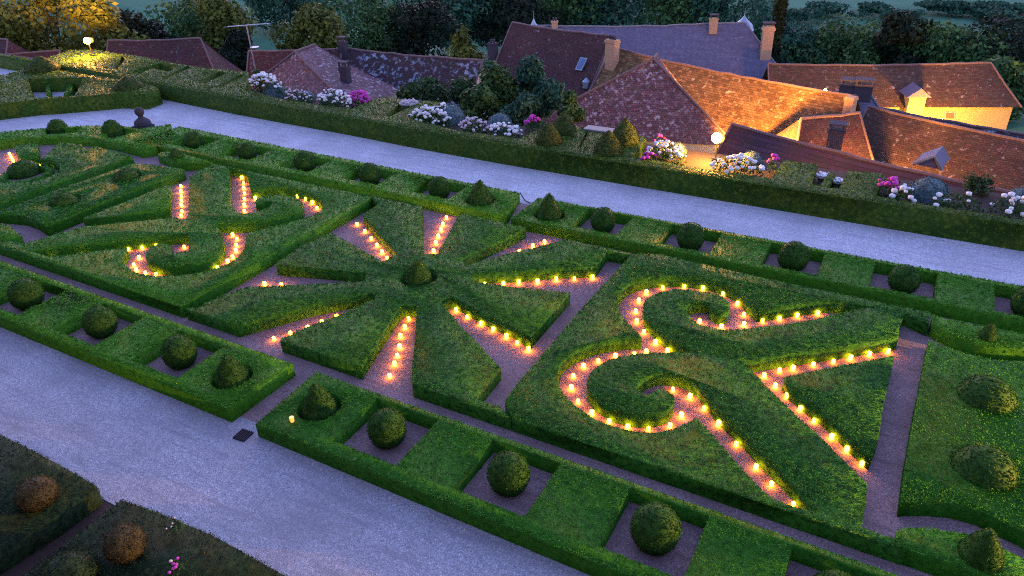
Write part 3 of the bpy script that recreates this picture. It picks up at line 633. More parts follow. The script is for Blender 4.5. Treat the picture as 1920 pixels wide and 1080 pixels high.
# ================================================================== CANDLES
def candle_mesh():
    b = MB(); b.lathe([(.035, 0), (.046, .008), (.058, .06), (.062, .14), (.06, .165), (.05, .172)], n=12); return b
cz = candle_mesh().build('candle_jar', MT['candle'])
slots = [
 ('star upper left slot, counting outward', [(726,483),(716,472),(707,459),(696,446),(684,432.5),(669.5,419)]),
 ('star upper right slot, counting outward', [(813,470),(817,454.5),(821.5,442.5),(827,430),(830.5,420),(837,407)]),
 ('star slot below its upper right arm, counting outward', [(974,470.5),(999,461),(1021,453)]),
 ('star slot pointing right, counting outward', [(909,531),(944,530.5),(972.5,528),(1008,527),(1043,522.5),(1077,521),(1111,519)]),
 ('star lower right slot, counting outward', [(855,580),(876,592.5),(901.5,605.5),(924.5,616),(949.5,629.5),(970,641),(991,654)]),
 ('star slot pointing at the near border, counting outward', [(766,596),(759,612.5),(751,629),(749.5,649),(745,665),(739.5,681),(730.5,703)]),
 ('star lower left slot, counting outward', [(631,593),(603.5,604),(577,614),(544.5,624.5),(513,633)]),
 ('star slot pointing left, counting outward', [(527.5,533),(496,531.5)]),
 ('right panel upper scroll, counting from its tail', [(1569,580),(1534,586),(1495,590.5),(1462,596),(1430,600),(1395,607),(1395,588),(1383,568),(1356,550),(1318,540),(1283,536),(1243,538),(1212,547),(1198,563),(1192,582.5),(1194,601),(1207.5,621.5),(1229.5,641)]),
 ('right panel upper scroll inner curl', [(1353,612),(1312,602)]),
 ('right panel lower scroll, counting from the upper', [(1252,657),(1212,659),(1189.5,662),(1154,666),(1122,675),(1094,685),(1075,703),(1071,726),(1084,751),(1110,773),(1142,789.5),(1177.5,800),(1216,802.5),(1256.5,797),(1278,778)]),
 ('right panel long leg, counting from the curl', [(1262,729),(1294,742.5),(1320.5,764),(1347.5,793),(1381,831),(1418,874.5),(1447,906),(1488,944)]),
 ('row above the right triangle hedge, counting rightward', [(1433,703),(1462,693),(1487,689.5),(1525.5,682),(1563,676),(1595,670),(1630.5,663),(1666,657.5)]),
 ('row below the right triangle hedge, counting downward', [(1454,722.5),(1476,741),(1501,765),(1527,787.5),(1560,818),(1588,841.5),(1617,868)]),
 ('row beside the left triangle hedge, counting nearer', [(339,348),(339,358),(340,366.5),(340,375),(340,384),(341,395),(339.5,403)]),
 ('left panel straight leg, counting from the far end', [(453,332.5),(456.5,342),(457,352),(458,361.5),(458,372),(458,384),(458,395)]),
 ('left panel upper scroll, counting from the leg', [(479,371),(533,363),(558,367.5),(573,372),(585.5,379),(594.5,389)]),
 ('left panel lower scroll, counting from the upper', [(436,439.5),(444,447),(443,459),(442,469),(436,481),(427,489.5),(407.5,501),(292.5,514),(272.5,511),(255.5,505.5),(250.5,495.5),(260.5,482),(266,463.5),(240,466)]),
 ('left panel lower scroll inner curl', [(345,462),(292,459)]),
 ('left panel lower scroll tail', [(158,472),(96.5,478)]),
 ('straight row in the far left round hollow', [(17.5,287),(20,292),(22,296.5),(24.5,301),(27,306),(30,311),(32.5,316)]),
 ('rim of the far left round hollow, counting rightward', [(74,310.5),(102,312),(1,330)]),
]
words = ['first', 'second', 'third', 'fourth', 'fifth', 'sixth', 'seventh', 'eighth', 'ninth', 'tenth', 'eleventh', 'twelfth', 'thirteenth', 'fourteenth', 'fifteenth', 'sixteenth', 'seventeenth', 'eighteenth']
first = True
for where, pts in slots:
    for k, (u, v) in enumerate(pts):
        o = cz if first else cz.copy()
        if not first: COL.objects.link(o)
        first = False
        p = P(u, v, .09); o.location = (p[0], p[1], .004); o.rotation_euler = (0, 0, k); s_ = .76+.10*math.sin(k*1.7+u); o.scale = (s_, s_, s_)
        o['label'] = f'{words[k]} glowing candle jar in the {where}'; o['category'] = 'candle'; o['group'] = 'candle jars along the gravel slots'
o = cz.copy(); o.data = cz.data.copy(); o.data.materials[0] = MT['amber']; COL.objects.link(o)
p = P(547, 785, .5); o.location = (p[0], p[1], .40); o.scale = (.9, .9, .9)
o['label'] = 'dim amber candle jar standing on the hedge beside the near cone'; o['category'] = 'candle'; o['group'] = 'candle jars along the gravel slots'

# ================================================================== FLOODLIGHTS
def floodlight(label, loc, aim, watts, size=.2, color=(1, .42, .06), spot=None, pole=.9, beam=None):
    root = empty('floodlight', loc); tag(root, label, 'floodlight', 'warm floodlights')
    b = MB(); b.tube([(0, 0, -pole), (0, 0, -.18)], .04); b.box((0, 0, -pole+.02), (.3, .3, .04)); b.build('stand', MT['iron'], root)
    d = Vector(aim).normalized(); q = d.to_track_quat('-Z', 'Y')
    hd = MB(); hd.lathe([(.12, .2), (.16, .12), (.2, 0)], n=14); ho = hd.build('housing', MT['iron'], root); ho.rotation_euler = q.to_euler(); ho.location = -d*.3
    lm = MB(); lm.lathe([(.22*math.sin(math.pi*i/12)+.001, -.1-.22*math.cos(math.pi*(12-i)/12)) for i in range(13)], n=18); lo = lm.build('lens', MT['lampglow'], root, True); lo.rotation_euler = q.to_euler(); lo.location = d*.01
    lt = bpy.data.lights.new('flood_bulb_or_added_spot', 'SPOT' if spot else 'POINT'); lt.energy = watts; lt.color = color; lt.shadow_soft_size = size
    if spot: lt.spot_size = math.radians(spot); lt.spot_blend = .4
    lob = bpy.data.objects.new('flood_bulb_or_added_spot', lt); COL.objects.link(lob); lob.parent = root; lob.location = d*.5; lob.rotation_euler = q.to_euler()
    if beam:                       # added spot without a fixture, aimed to brighten the houses and trees
        l2 = bpy.data.lights.new('flood_bulb_or_added_spot', 'SPOT'); l2.energy = beam[0]; l2.color = color; l2.shadow_soft_size = .15; l2.spot_size = math.radians(beam[2]); l2.spot_blend = .5
        d2 = Vector(beam[1]).normalized(); o2 = bpy.data.objects.new('flood_bulb_or_added_spot', l2); COL.objects.link(o2); o2.parent = root; o2.location = d2*.6; o2.rotation_euler = d2.to_track_quat('-Z', 'Y').to_euler()
    return root
pl = P(1342, 263, 1.35)
floodlight('blazing warm floodlight at the terrace edge below the orange lit roof', (pl[0], 30.9, 1.35), (-.1, -.6, .2), 330, beam=(10000, (.07, 1, .07), 34))
pl2 = PY(165, 76, 32.2)
floodlight('blazing warm floodlight at the far left among the trees', tuple(pl2), (.3, -.7, .1), 430, beam=(20000, (-1, .75, .72), 80))
floodlight('floodlight standing beyond the right end of the garden', (18, 19.5, 2.7), (-1, -.42, -.06), 7000, .06, (1, .5, .08), 62, 2.7)

# ================================================================== HOUSES
def roof_plane(mbv, mbf, uvs, quad, step=1.2, sag=.05, seed=0):
    """quad: eaveL, eaveR, ridgeR, ridgeL ; grid with slight unevenness, uv in metres"""
    q = [np.array(a, float) for a in quad]
    le = max(np.linalg.norm(q[1]-q[0]), np.linalg.norm(q[2]-q[3])); lh = max(np.linalg.norm(q[3]-q[0]), np.linalg.norm(q[2]-q[1]))
    nu = max(2, int(le/step)); nv = max(2, int(lh/step)); rng = np.random.default_rng(seed)
    nrm = _n(np.cross(q[1]-q[0], q[3]-q[0]) if np.linalg.norm(np.cross(q[1]-q[0], q[3]-q[0])) > 1e-6 else np.cross(q[1]-q[0], q[2]-q[1]))
    udir = _n(q[1]-q[0]) if np.linalg.norm(q[1]-q[0]) > 1e-6 else _n(q[2]-q[3]); vdir = _n(np.cross(nrm, udir))
    k0 = len(mbv); pp = []
    for j in range(nv+1):
        t = j/nv
        for i in range(nu+1):
            s = i/nu; p = (q[0]*(1-s)+q[1]*s)*(1-t)+(q[3]*(1-s)+q[2]*s)*t
            inner = 0 < i < nu and 0 < j < nv
            p = p+nrm*((rng.normal(0, sag*.35) if inner else 0)-sag*math.sin(math.pi*t)*1.6)
            p = p+np.array([0, 0, -.11*math.sin(math.pi*s)*le/10*t])
            pp.append(p)
    mbv += [tuple(p) for p in pp]
    for j in range(nv):
        for i in range(nu):
            f = (j*(nu+1)+i, j*(nu+1)+i+1, (j+1)*(nu+1)+i+1, (j+1)*(nu+1)+i)
            mbf.append(tuple(k0+a for a in f)); uvs += [((pp[a]-q[0])@udir, (pp[a]-q[0])@vdir) for a in f]
def house(name, label, A, B, drop, mroof, pitch=50, hipA=0.0, hipB=0.0, wall_z=-9.0, back=None, mridge=None, overhang=.3, seed=0, flare=0, mwall=None, group='tiled village houses below the terrace'):
    """gable or hipped house; A,B ridge ends (world), drop = height of roof"""
    A, B = np.array(A, float), np.array(B, float); r = _n((B-A)*(1, 1, 0)); f = np.array([r[1], -r[0], 0])
    if f[1] > 0: f = -f
    run = drop/math.tan(math.radians(pitch)); bk = back or run
    root = empty(name, ((A+B)/2*(1, 1, 0)+np.array([0, 0, wall_z]))); tag(root, label, 'house', group)
    o = np.array(root.location)
    dz = np.array([0, 0, -drop])
    FA, FB = A+f*run+dz-r*hipA, B+f*run+dz+r*hipB; BA, BB = A-f*bk+dz-r*hipA, B-f*bk+dz+r*hipB
    v, fc, uv = [], [], []
    sg = .06
    left_to_right = (B-A)[0] >= 0
    def q4(a, b, c, d, s): roof_plane(v, fc, uv, [a, b, c, d], seed=s, sag=sg)
    q4(FA, FB, B, A, seed); q4(BB, BA, A, B, seed+1)
    if hipA > 0: q4(BA, FA, A, A+r*.001, seed+2)
    if hipB > 0: q4(FB, BB, B, B+r*.001, seed+3)
    v = [tuple(np.array(p)-o) for p in v]
    ro = obj('roof', v, fc, mroof, root, uv)
    rt = MB(); mid = (A+B)/2-np.array([0, 0, .05*np.linalg.norm(B-A)/10])
    nrt = max(6, int(np.linalg.norm(B-A)/.9)); rg = np.random.default_rng(seed+77)
    rt.tube([A-o+(B-A)*i/nrt-np.array([0, 0, .11*math.sin(math.pi*i/nrt)*np.linalg.norm(B-A)/10-.02-rg.normal(0, .025)]) for i in range(nrt+1)], .085, 6)
    for h, e, fr in ((hipA, A, FA), (hipB, B, FB)):
        sg2 = (e+fr)/2-np.array([0, 0, .06]); rt.tube([e-o, sg2-o, fr-o], .07, 6)
    rt.build('ridge_tiles', mridge or MT['ridge'], ro)
    w_ = MB(); i_ = overhang
    c = [FA-f*i_+r*i_, FB-f*i_-r*i_, BB+f*i_-r*i_, BA+f*i_+r*i_]
    zt = A[2]-drop+.02
    vv = [(p[0]-o[0], p[1]-o[1], zt-o[2]) for p in c]+[(p[0]-o[0], p[1]-o[1], 0) for p in c]
    ff = [(0, 1, 5, 4), (1, 2, 6, 5), (2, 3, 7, 6), (3, 0, 4, 7)]
    w_.add(vv, ff)
    if hipA == 0: a2 = A-o+r*i_; w_.add([vv[0], vv[3], (a2[0], a2[1], a2[2]-.15)], [(0, 1, 2)])
    if hipB == 0: b2 = B-o-r*i_; w_.add([vv[1], vv[2], (b2[0], b2[1], b2[2]-.15)], [(0, 1, 2)])
    w_.build('wall', mwall or MT['plaster'], root)
    root['_f'] = list(f); return root, ro, o, f, r
def chimney(parent, origin, base, top_z, sx, sy, m=None, rz=0, pots=2, cap=True, cowl=False):
    b = np.array(base)-origin; h = top_z-base[2]
    k = MB(); k.box((b[0], b[1], b[2]+h/2), (sx, sy, h), rz)
    k.box((b[0], b[1], b[2]+h*.93), (sx*1.16, sy*1.16, h*.06), rz)
    c = k.build('chimney', m or MT['brick'], parent)
    t = MB(); ca, sa = math.cos(rz), math.sin(rz)
    for i in range(pots):
        o_ = ((i+.5)/pots-.5)*sx*.8; t.lathe([(.09, 0), (.11, .05), (.08, .28), (.1, .3)], (b[0]+o_*ca, b[1]+o_*sa, b[2]+h), 8)
    if cowl:
        for a_, b_ in ((-1, -1), (1, -1), (1, 1), (-1, 1)):
            x_, y_ = a_*sx*.42, b_*sy*.42; t.box((b[0]+x_*ca-y_*sa, b[1]+x_*sa+y_*ca, b[2]+h+.12), (.1, .1, .26), rz)
        t.box((b[0], b[1], b[2]+h+.28), (sx*1.1, sy*1.1, .07), rz)
    t.build('chimney_pot', MT['darkstone'], c); return c

# big dark roof (left of centre) with its chimney and skylight
z5 = -.5; A, B = P(960, 42, z5), P(1147, 68, z5)
h5, r5, o5, f5, d5 = house('tile_house', 'house with a big dark red tiled roof and a skylight, left of the slate roof', A, B, 6, MT['roof_dark'], 52, seed=1)
def on_slope(A, B, u, v, pitch):      # point of the photo on a front slope
    A, B = np.array(A), np.array(B); r = _n((B-A)*(1, 1, 0)); f = np.array([r[1], -r[0], 0]); f = f if f[1] < 0 else -f
    s = math.tan(math.radians(pitch)); n = np.cross(r, f*math.cos(math.atan(s))+np.array([0, 0, -math.sin(math.atan(s))])); n = n if n[2] > 0 else -n
    d = ROT@_ray(u, v); t = ((A-CAMP)@n)/(d@n); return CAMP+d*t, n, r
def slab(parent, origin, A, B, pitch, quad, thick, m, name, lift=.05):
    pts = [on_slope(A, B, u, v, pitch) for u, v in quad]; n = pts[0][1]
    lo = [p[0]+n*lift-origin for p in pts]; hi = [p+n*thick for p in lo]
    k = MB(); k.add(lo+hi, [(0, 1, 2, 3), (7, 6, 5, 4), (0, 4, 5, 1), (1, 5, 6, 2), (2, 6, 7, 3), (3, 7, 4, 0)]); return k.build(name, m, parent)
sk = slab(r5, o5, A, B, 52, [(1080, 132), (1092, 134), (1103, 111), (1090, 109)], .12, MT['metal'], 'skylight')
slab(sk, o5, A, B, 52, [(1082.5, 130), (1091, 131.5), (1100, 112.5), (1091, 111)], .03, MT['glass'], 'pane', lift=.18)
pb, n_, _ = on_slope(A, B, 924, 92, 52); chimney(r5, o5, (pb[0], pb[1], pb[2]-.9), pb[2]+.55, .75, .6, MT['darkstone'], pots=2)
pb, n_, _ = on_slope(A, B, 1099, 160, 52); k = MB(); k.lathe([(.28, -.2), (.28, .25), (.34, .3), (.02, .62)], pb-o5, 10); k.build('roof_vent', MT['metal'], r5)
# orange lit roof
z7 = -1.2; A7, B7 = P(1150, 90, z7), P(1606, 181, z7)
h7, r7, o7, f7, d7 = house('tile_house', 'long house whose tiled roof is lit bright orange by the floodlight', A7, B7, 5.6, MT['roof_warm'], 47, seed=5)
pb = on_slope(A7, B7, 1147, 120, 47)[0]; ch = chimney(r7, o7, (pb[0], pb[1], pb[2]-.5), PY(1154, 74, pb[1])[2], .95, .6, MT['brick'], math.atan2(d7[1], d7[0]), pots=3)
pb = P(1597, 215, 0); pt = PY(1597, 181, B7[1]-.6); chimney(r7, o7, (pt[0], pt[1], pt[2]-1.9), pt[2], .55, .5, MT['brick'], math.atan2(d7[1], d7[0]), pots=0)
# pink roof in front (pavilion)
za = 1.2; AP = P(1225, 110, za); ap2 = AP+np.array([-.2, 1.2, 0])
def pavilion(name, label, apex, apex2, eave, m, wall_z=-9, seed=0):
    o = np.array([apex[0], apex[1], wall_z]); root = empty(name, o); tag(root, label, 'house', 'tiled village houses below the terrace')
    v, f, uv = [], [], []; e = [np.array(x, float) for x in eave]; a1, a2 = np.array(apex, float), np.array(apex2, float)
    roof_plane(v, f, uv, [e[0], e[1], a1, a1-(e[1]-e[0])*1e-4], step=.9, sag=.05, seed=seed)
    roof_plane(v, f, uv, [e[1], e[2], a2, a1], step=.9, sag=.05, seed=seed+1); roof_plane(v, f, uv, [e[2], e[3], a2, a2-(e[3]-e[2])*1e-4], seed=seed+2); roof_plane(v, f, uv, [e[3], e[0], a1, a2], seed=seed+3)
    ro = obj('roof', [tuple(np.array(p)-o) for p in v], f, m, root, uv)
    rt = MB()
    for q in (e[0], e[1]): rt.tube([a1-o, (a1+q)/2-o-(0, 0, .04), q-o], .075)
    rt.tube([a1-o, a2-o], .1); rt.build('ridge_tiles', MT['ridge'], ro)
    c = sum(e)/4; cc = [(p+(c-p)*.06) for p in e]
    k = MB(); k.add([tuple(p-o+(0, 0, -.02)) for p in cc]+[(p[0]-o[0], p[1]-o[1], 0) for p in cc], [(0, 1, 5, 4), (1, 2, 6, 5), (2, 3, 7, 6), (3, 0, 4, 7)]); k.build('wall', MT['plaster'], root)
    return root, ro, o
zl = -2.2; el, er = P(1010, 220, zl), P(1347, 238, zl)
dn = er-el; ft = np.array([dn[1], -dn[0], 0])/np.hypot(dn[0], dn[1])
ext = .28                                   # the eaves lie a little below the part the terrace leaves in view
e0, e1 = el+(el-AP)*ext, er+(er-AP)*ext
pavilion('pavilion_house', 'house with a pinkish hipped roof coming to a point behind the broad cones', AP, ap2, [e0, e1, e1+np.array([-3.4, 5, 0]), e0+np.array([3.0, 5, 0])], MT['roof_pink'], seed=21)
# slate roof
z6 = -2.0; A6, B6 = P(985, 48, z6), P(1397, 42, z6)
h6, r6, o6, f6, d6 = house('slate_house', 'large house with a blue grey slate hipped roof and three chimneys', A6, B6, 5.6, MT['slate'], 45, hipB=4.8, mridge=MT['ridge_slate'], seed=9)
for (u, v0, v1, wx, dy, cw) in ((1040, 60, 39, .55, -.4, 0), (1336.5, 57, 33, .7, -.6, 1)):
    yy = A6[1]+(B6[1]-A6[1])*(u-985)/412+dy; pb, pt = PY(u, v0, yy), PY(u, v1, yy); chimney(r6, o6, (pb[0], pb[1], pb[2]-.3), pt[2], wx*1.05, .5, MT['brick'], math.atan2(d6[1], d6[0]), pots=0 if cw else 2, cowl=bool(cw))
pb, pt = PY(1434, 106, B6[1]-1.5), PY(1436, 48, B6[1]-1.5); chimney(r6, o6, (pb[0], pb[1], pb[2]-1), pt[2], .95, .7, MT['brick'], math.atan2(d6[1], d6[0]), pots=0, cowl=True)
for (u, v0, v1, yy, rr) in ((1001, 52, 36, A6[1]+1, .5), (1394, 46, 30, B6[1]+1.4, .85)):
    pb, pt = PY(u, v0, yy), PY(u, v1, yy); k = MB(); hh = pt[2]-pb[2]; k.lathe([(rr*1.25, -.5), (rr, 0), (rr*.4, hh*.55), (.06, hh), (.03, hh+.1), (.015, hh+.7)], pb-o6, 12); k.build('turret_tip', MT['metal'], r6)
# far right house with the lit wall
z9 = -4.0; A9, B9 = P(1440, 120, z9), P(1858, 117, z9)
h9, r9, o9, f9, d9 = house('tile_house', 'far house with a long brown roof and a bright yellow lit wall, right', A9, B9, 2.9, MT['roof_brown'], 44, hipB=1.9, wall_z=-10.5, seed=13, overhang=.45, mwall=MT['ochre'])
def wall_quad(root, o, pts, m, name, out, nv):
    v = [np.array(p)-o+nv*out for p in pts]; v2 = [p+nv*.06 for p in v]; k = MB(); k.add(v+v2, [(3, 2, 1, 0), (4, 5, 6, 7), (0, 1, 5, 4), (1, 2, 6, 5), (2, 3, 7, 6), (3, 0, 4, 7)]); return k.build(name, m, root)
run9 = 2.9/math.tan(math.radians(44)); q0 = B9+f9*(run9-.45)
def onwall(u, v, p0=q0, nv=f9):
    d = ROT@_ray(u, v); return CAMP+d*(((p0-CAMP)@nv)/(d@nv))
win = wall_quad(h9, o9, [onwall(1770, 222), onwall(1790, 222), onwall(1790, 209), onwall(1770, 209)], MT['stone'], 'window', .02, f9)
wall_quad(win, o9, [onwall(1773, 221), onwall(1787, 221), onwall(1787, 211), onwall(1773, 211)], MT['wood'], 'pane', .09, f9)
# dormer of the far house
pd, n_, _ = on_slope(A9, B9, 1710, 200, 44); dm = MB(); a_ = math.atan2(d9[1], d9[0])
dm.box(pd-o9+np.array([0, .4, .2]), (1.3, 1.5, 1.5), a_); dmo = dm.build('dormer', MT['ochre'], r9)
k = MB(); c0 = pd-o9+np.array([0, .3, .95]); rr = d9*.95; ff = f9*1.0
k.add([c0-rr+ff, c0+ff+np.array([0, 0, .75]), c0+rr+ff, c0-rr-ff, c0-ff+np.array([0, 0, .75]), c0+rr-ff], [(0, 1, 4, 3), (1, 2, 5, 4), (0, 2, 1), (3, 4, 5)]); k.build('dormer_roof', MT['slate'], dmo)
# right foreground long brown roof
z10 = -2.0; A10, B10 = P(1628, 201, z10), P(2060, 288, z10)
h10, r10, o10, f10, d10 = house('tile_house', 'long house with a rusty brown speckled roof at the right edge', A10, B10, 4.5, MT['roof_brown'], 42, seed=17)
z11 = -3.4; house('lean_house', 'narrow purple roofed building behind the rusty brown roof', P(1650, 203, z11), P(2060, 272, z11), 2.0, MT['roof_lichen'], 40, wall_z=-10, seed=19)
# dark hipped roof between
z12 = -1.6; A12, B12 = P(1502, 222, z12), P(1612, 212, z12)
h12, r12, o12, f12, d12 = house('tile_house', 'small house with a dark hipped roof beside the orange lit roof', A12, B12, 3.2, MT['roof_dark'], 45, hipA=1.9, seed=23)
pb, pt = PY(1564, 270, A12[1]-2.1), PY(1566, 240, A12[1]-2.1); chimney(r12, o12, (pb[0], pb[1], pb[2]-.6), pt[2], .8, .7, MT['darkstone'], .1, pots=0, cowl=True)
# long purple roof right behind the terrace
z13 = 0.0; A13, B13 = P(1372, 234, z13), P(2080, 402, z13)
house('tile_house', 'low house with a long plain purple brown roof just behind the terrace', A13, B13, 3.0, MT['roof_plum'], 45, seed=27)
k = MB(); q = [P(1712, 307, -.1), P(1752, 293, .35), P(1765, 318, -.3)]
bk = np.array([.3, 2.2, -.2]); k.add(q+[p+bk for p in q], [(0, 1, 2), (5, 4, 3), (0, 3, 4, 1), (1, 4, 5, 2)])
gb = empty('gabled_dormer', q[0]); tag(gb, 'small slate gable with pale edges peeping over the purple roof', 'dormer')
ob = k.build('gable', MT['slate'], gb); ob.location = -Vector(q[0])
k = MB(); k.tube([q[0], q[1], q[2]], .09); ob = k.build('verge', MT['ridge_slate'], gb); ob.location = -Vector(q[0])
# chimney group beyond the orange roof
z14 = -2.6; A14, B14 = P(1572, 172, z14), P(1628, 170, z14)
h14, r14, o14, f14, d14 = house('slate_house', 'small slate roofed house with two broad dark chimneys beyond the orange roof', A14, B14, 2.6, MT['slate'], 45, hipA=1.2, hipB=1.6, mridge=MT['ridge_slate'], seed=31)
for u, rz in ((1590, 0), (1618, .1)):
    pb, pt = PY(u, 172, A14[1]-.7), PY(u, 156, A14[1]-.7); chimney(r14, o14, (pb[0], pb[1], pb[2]-.6), pt[2], 1.1, .8, MT['darkstone'], rz, pots=0, cowl=True)
# left roofs
z4 = -.3; A4, B4 = P(640, 90, z4), P(905, 113, z4)
h4, r4, o4, f4, d4 = house('tile_house', 'house with a long dark roof full of pale blue lichen, centre left', A4, B4, 5, MT['roof_lichen'], 48, seed=35)
A3, B3 = P(466, 96, z4), P(640, 92, z4)
h3, r3, o3, f3, d3 = house('tile_house', 'house with a dark mottled roof behind the leftmost flowers', A3, B3, 5, MT['roof_dark'], 48, seed=37)
pb, pt = PY(645, 100, A4[1]-.3), PY(646, 73, A4[1]-.3); chimney(r4, o4, (pb[0], pb[1], pb[2]-.8), pt[2]-.15, .6, .5, MT['darkstone'], .1, pots=0, cowl=True)
pb, pt = PY(650, 158, 40.2), PY(648, 116, 40.2); chimney(r4, o4, (pb[0], pb[1], pb[2]-2), pt[2]-.3, .6, .5, MT['darkstone'], .1, pots=0, cowl=True)
A2, B2 = P(202, 76, z4), P(376, 72, z4)
house('tile_house', 'house with a plum coloured hipped roof right of the left floodlight', A2, B2, 4, MT['roof_dark'], 52, hipB=2.4, seed=41)
apx = P(553, 97, .2); e0, e1 = P(494, 140, -1.3), P(622, 166, -1.3)
e0 = e0+(e0-apx)*.5; e1 = e1+(e1-apx)*.5
pavilion('pavilion_house', 'small house with a pointed pinkish roof behind the leftmost flowers', apx, apx+np.array([-.3, 2.5, 0]), [e0, e1, e1+np.array([.5, 5, 0]), e0+np.array([-.5, 5, 0])], MT['roof_pink'], seed=43)
house('tile_house', 'low house with a purple roof at the left edge', P(-160, 108, z4), P(112, 95, z4), 3, MT['roof_dark'], 45, seed=45)
house('tile_house', 'small dark house at the left edge under the yellow trees', P(-60, 70, 0), P(14, 74, 0), 3, MT['roof_dark'], 45, hipB=1.5, seed=47)
# antenna
base, topm = PY(477, 120, 39.0), PY(465, 48, 39.0)
an = empty('tv_antenna', base); tag(an, 'tall television antenna with a long crossbar above the left roofs', 'antenna')
k = MB(); k.tube([(0, 0, -3), (0, 0, topm[2]-base[2])], .045); ob = k.build('mast', MT['metal'], an)
lb, rb = PY(427, 50, 39)-base, PY(505, 44, 39)-base; k = MB(); k.tube([lb, rb], .03)
for i in range(12):
    c = lb+(rb-lb)*i/11; k.tube([c-np.array([.05, .35, 0]), c+np.array([.05, .35, 0])], .012, 4)
k.build('crossbar', MT['metal'], an)
c = PY(478, 92, 38.9)-base; k = MB(); k.lathe([(.02, 0), (.2, .05), (.33, .14), (.3, .15)], c, 10); k.tube([c, (0, 0, c[2])], .03); k.build('dish', MT['metal'], an)

# hidden village street lamps that light the roofs and the yellow wall
def street_lamp(label, loc, watts, foot=-9.5, aim=None):
    root = empty('street_lamp', loc); tag(root, label, 'street lamp', 'village street lamps')
    k = MB(); k.tube([(0, 0, foot-loc[2]), (0, 0, .4)], .05); k.build('post', MT['iron'], root)
    k = MB(); k.lathe([(.05, -.35), (.13, -.3), (.18, 0), (.05, .12)], (0, 0, .2), 8); k.build('lantern', MT['lampglow'], root)
    lt = bpy.data.lights.new('street_bulb', 'SPOT' if aim else 'POINT'); lt.energy = watts; lt.color = (1, .42, .06); lt.shadow_soft_size = .2
    lo = bpy.data.objects.new('street_bulb', lt); COL.objects.link(lo); lo.parent = root; lo.location = (0, 0, -.35)
    if aim: lt.spot_size = math.radians(125); lt.spot_blend = .35; lo.rotation_euler = Vector(aim).to_track_quat('-Z', 'Y').to_euler()
street_lamp('street lamp hidden in front of the yellow lit wall', (1.5, 65.5, -7.0), 1100)
street_lamp('street lamp hidden beside the rusty brown roof', (-1.8, 43.2, -4.1), 800)
street_lamp('street lamp hidden between the orange roof and the slate house', (-6.5, 58, -3.6), 500)

street_lamp('street lamp hidden just behind the blazing terrace floodlight', (-7.6, 41.6, -2.9), 5600, aim=(-.05, 1, .12))
# ================================================================== TREES
def crown_leaves(lobes, n, size, rng, shell=.55):
    vols = np.array([l[3]*l[4]*l[5] for l in lobes]); k = rng.choice(len(lobes), n, p=vols/vols.sum())
    c = np.array([l[:3] for l in lobes])[k]; r = np.array([l[3:] for l in lobes])[k]
    d = rng.normal(0, 1, (n, 3)); d /= np.linalg.norm(d, axis=1)[:, None]
    rad = (shell+(1-shell)*rng.uniform(0, 1, n)**.5)*(1+.18*rng.normal(0, 1, n)*.6)
    # clumping: push leaves towards random knots
    pts = c+d*r*rad[:, None]
    return leaves(pts, d+np.array([0, 0, .35]), size*rng.uniform(.7, 1.3, n), .6, .6, rng)
def tree(name, label, loc, h, rad, m, seed, n=2600, size=.4, form='round', trunk_h=None, group='trees beyond the village', cat='tree'):
    rng = np.random.default_rng(seed); root = empty(name, loc); tag(root, label, cat, group)
    th = trunk_h if trunk_h is not None else h*.3
    lobes = []
    if form == 'round':
        for i in range(16):
            a = rng.uniform(0, 6.28); q = rng.uniform(.15, .8); z = rng.uniform(.1, .95); rr = rad*rng.uniform(.28, .46)
            env = math.sqrt(max(.05, 1-(2*z-.9)**2))
            lobes.append((rad*q*env*math.cos(a), rad*q*env*math.sin(a), th+(h-th)*z-rr*.3, rr, rr, rr*.85))
    elif form == 'column':
        for i in range(12):
            z = i/11; rr = rad*(.55+.45*math.sin(math.pi*min(1, z*1.1+.1)))*(1 if z < .8 else 1-(z-.8)*2.5); lobes.append((rng.normal(0, rad*.1), rng.normal(0, rad*.1), th+(h-th)*z, max(rr, .12), max(rr, .12), (h-th)/11))
    elif form == 'spire':
        for i in range(14):
            z = i/13; rr = rad*(1-z)**.8+.1; a = rng.uniform(0, 6.28); lobes.append((rr*.25*math.cos(a), rr*.25*math.sin(a), th+(h-th)*z, rr, rr, (h-th)/10))
    lv = crown_leaves(lobes, n, size, rng)
    with_leaves('crown', np.zeros((0, 3)), [], lv, m, root)
    k = MB(); tr = max(.08, h*.022); k.tube([(0, 0, -.3), (.05*rad, 0, th*.6), (0, .05*rad, h*.75)], [tr, tr*.8, tr*.25], 7)
    for i in range(5):
        l = lobes[rng.integers(len(lobes))]; k.tube([(0, 0, th*.7), (l[0]*.5, l[1]*.5, (th*.7+l[2])/2+.3), l[:3]], [tr*.5, tr*.3, tr*.08], 5)
    k.build('trunk', MT['bark'], root); return root
def tree_at(u, vtop, y, rad, label, m, seed, name='tree', **kw):
    p = PY(u, vtop, y); gz = ground_z(p[0], p[1]); return tree(name, label, (p[0], p[1], gz), p[2]-gz, rad, m, seed, **kw)
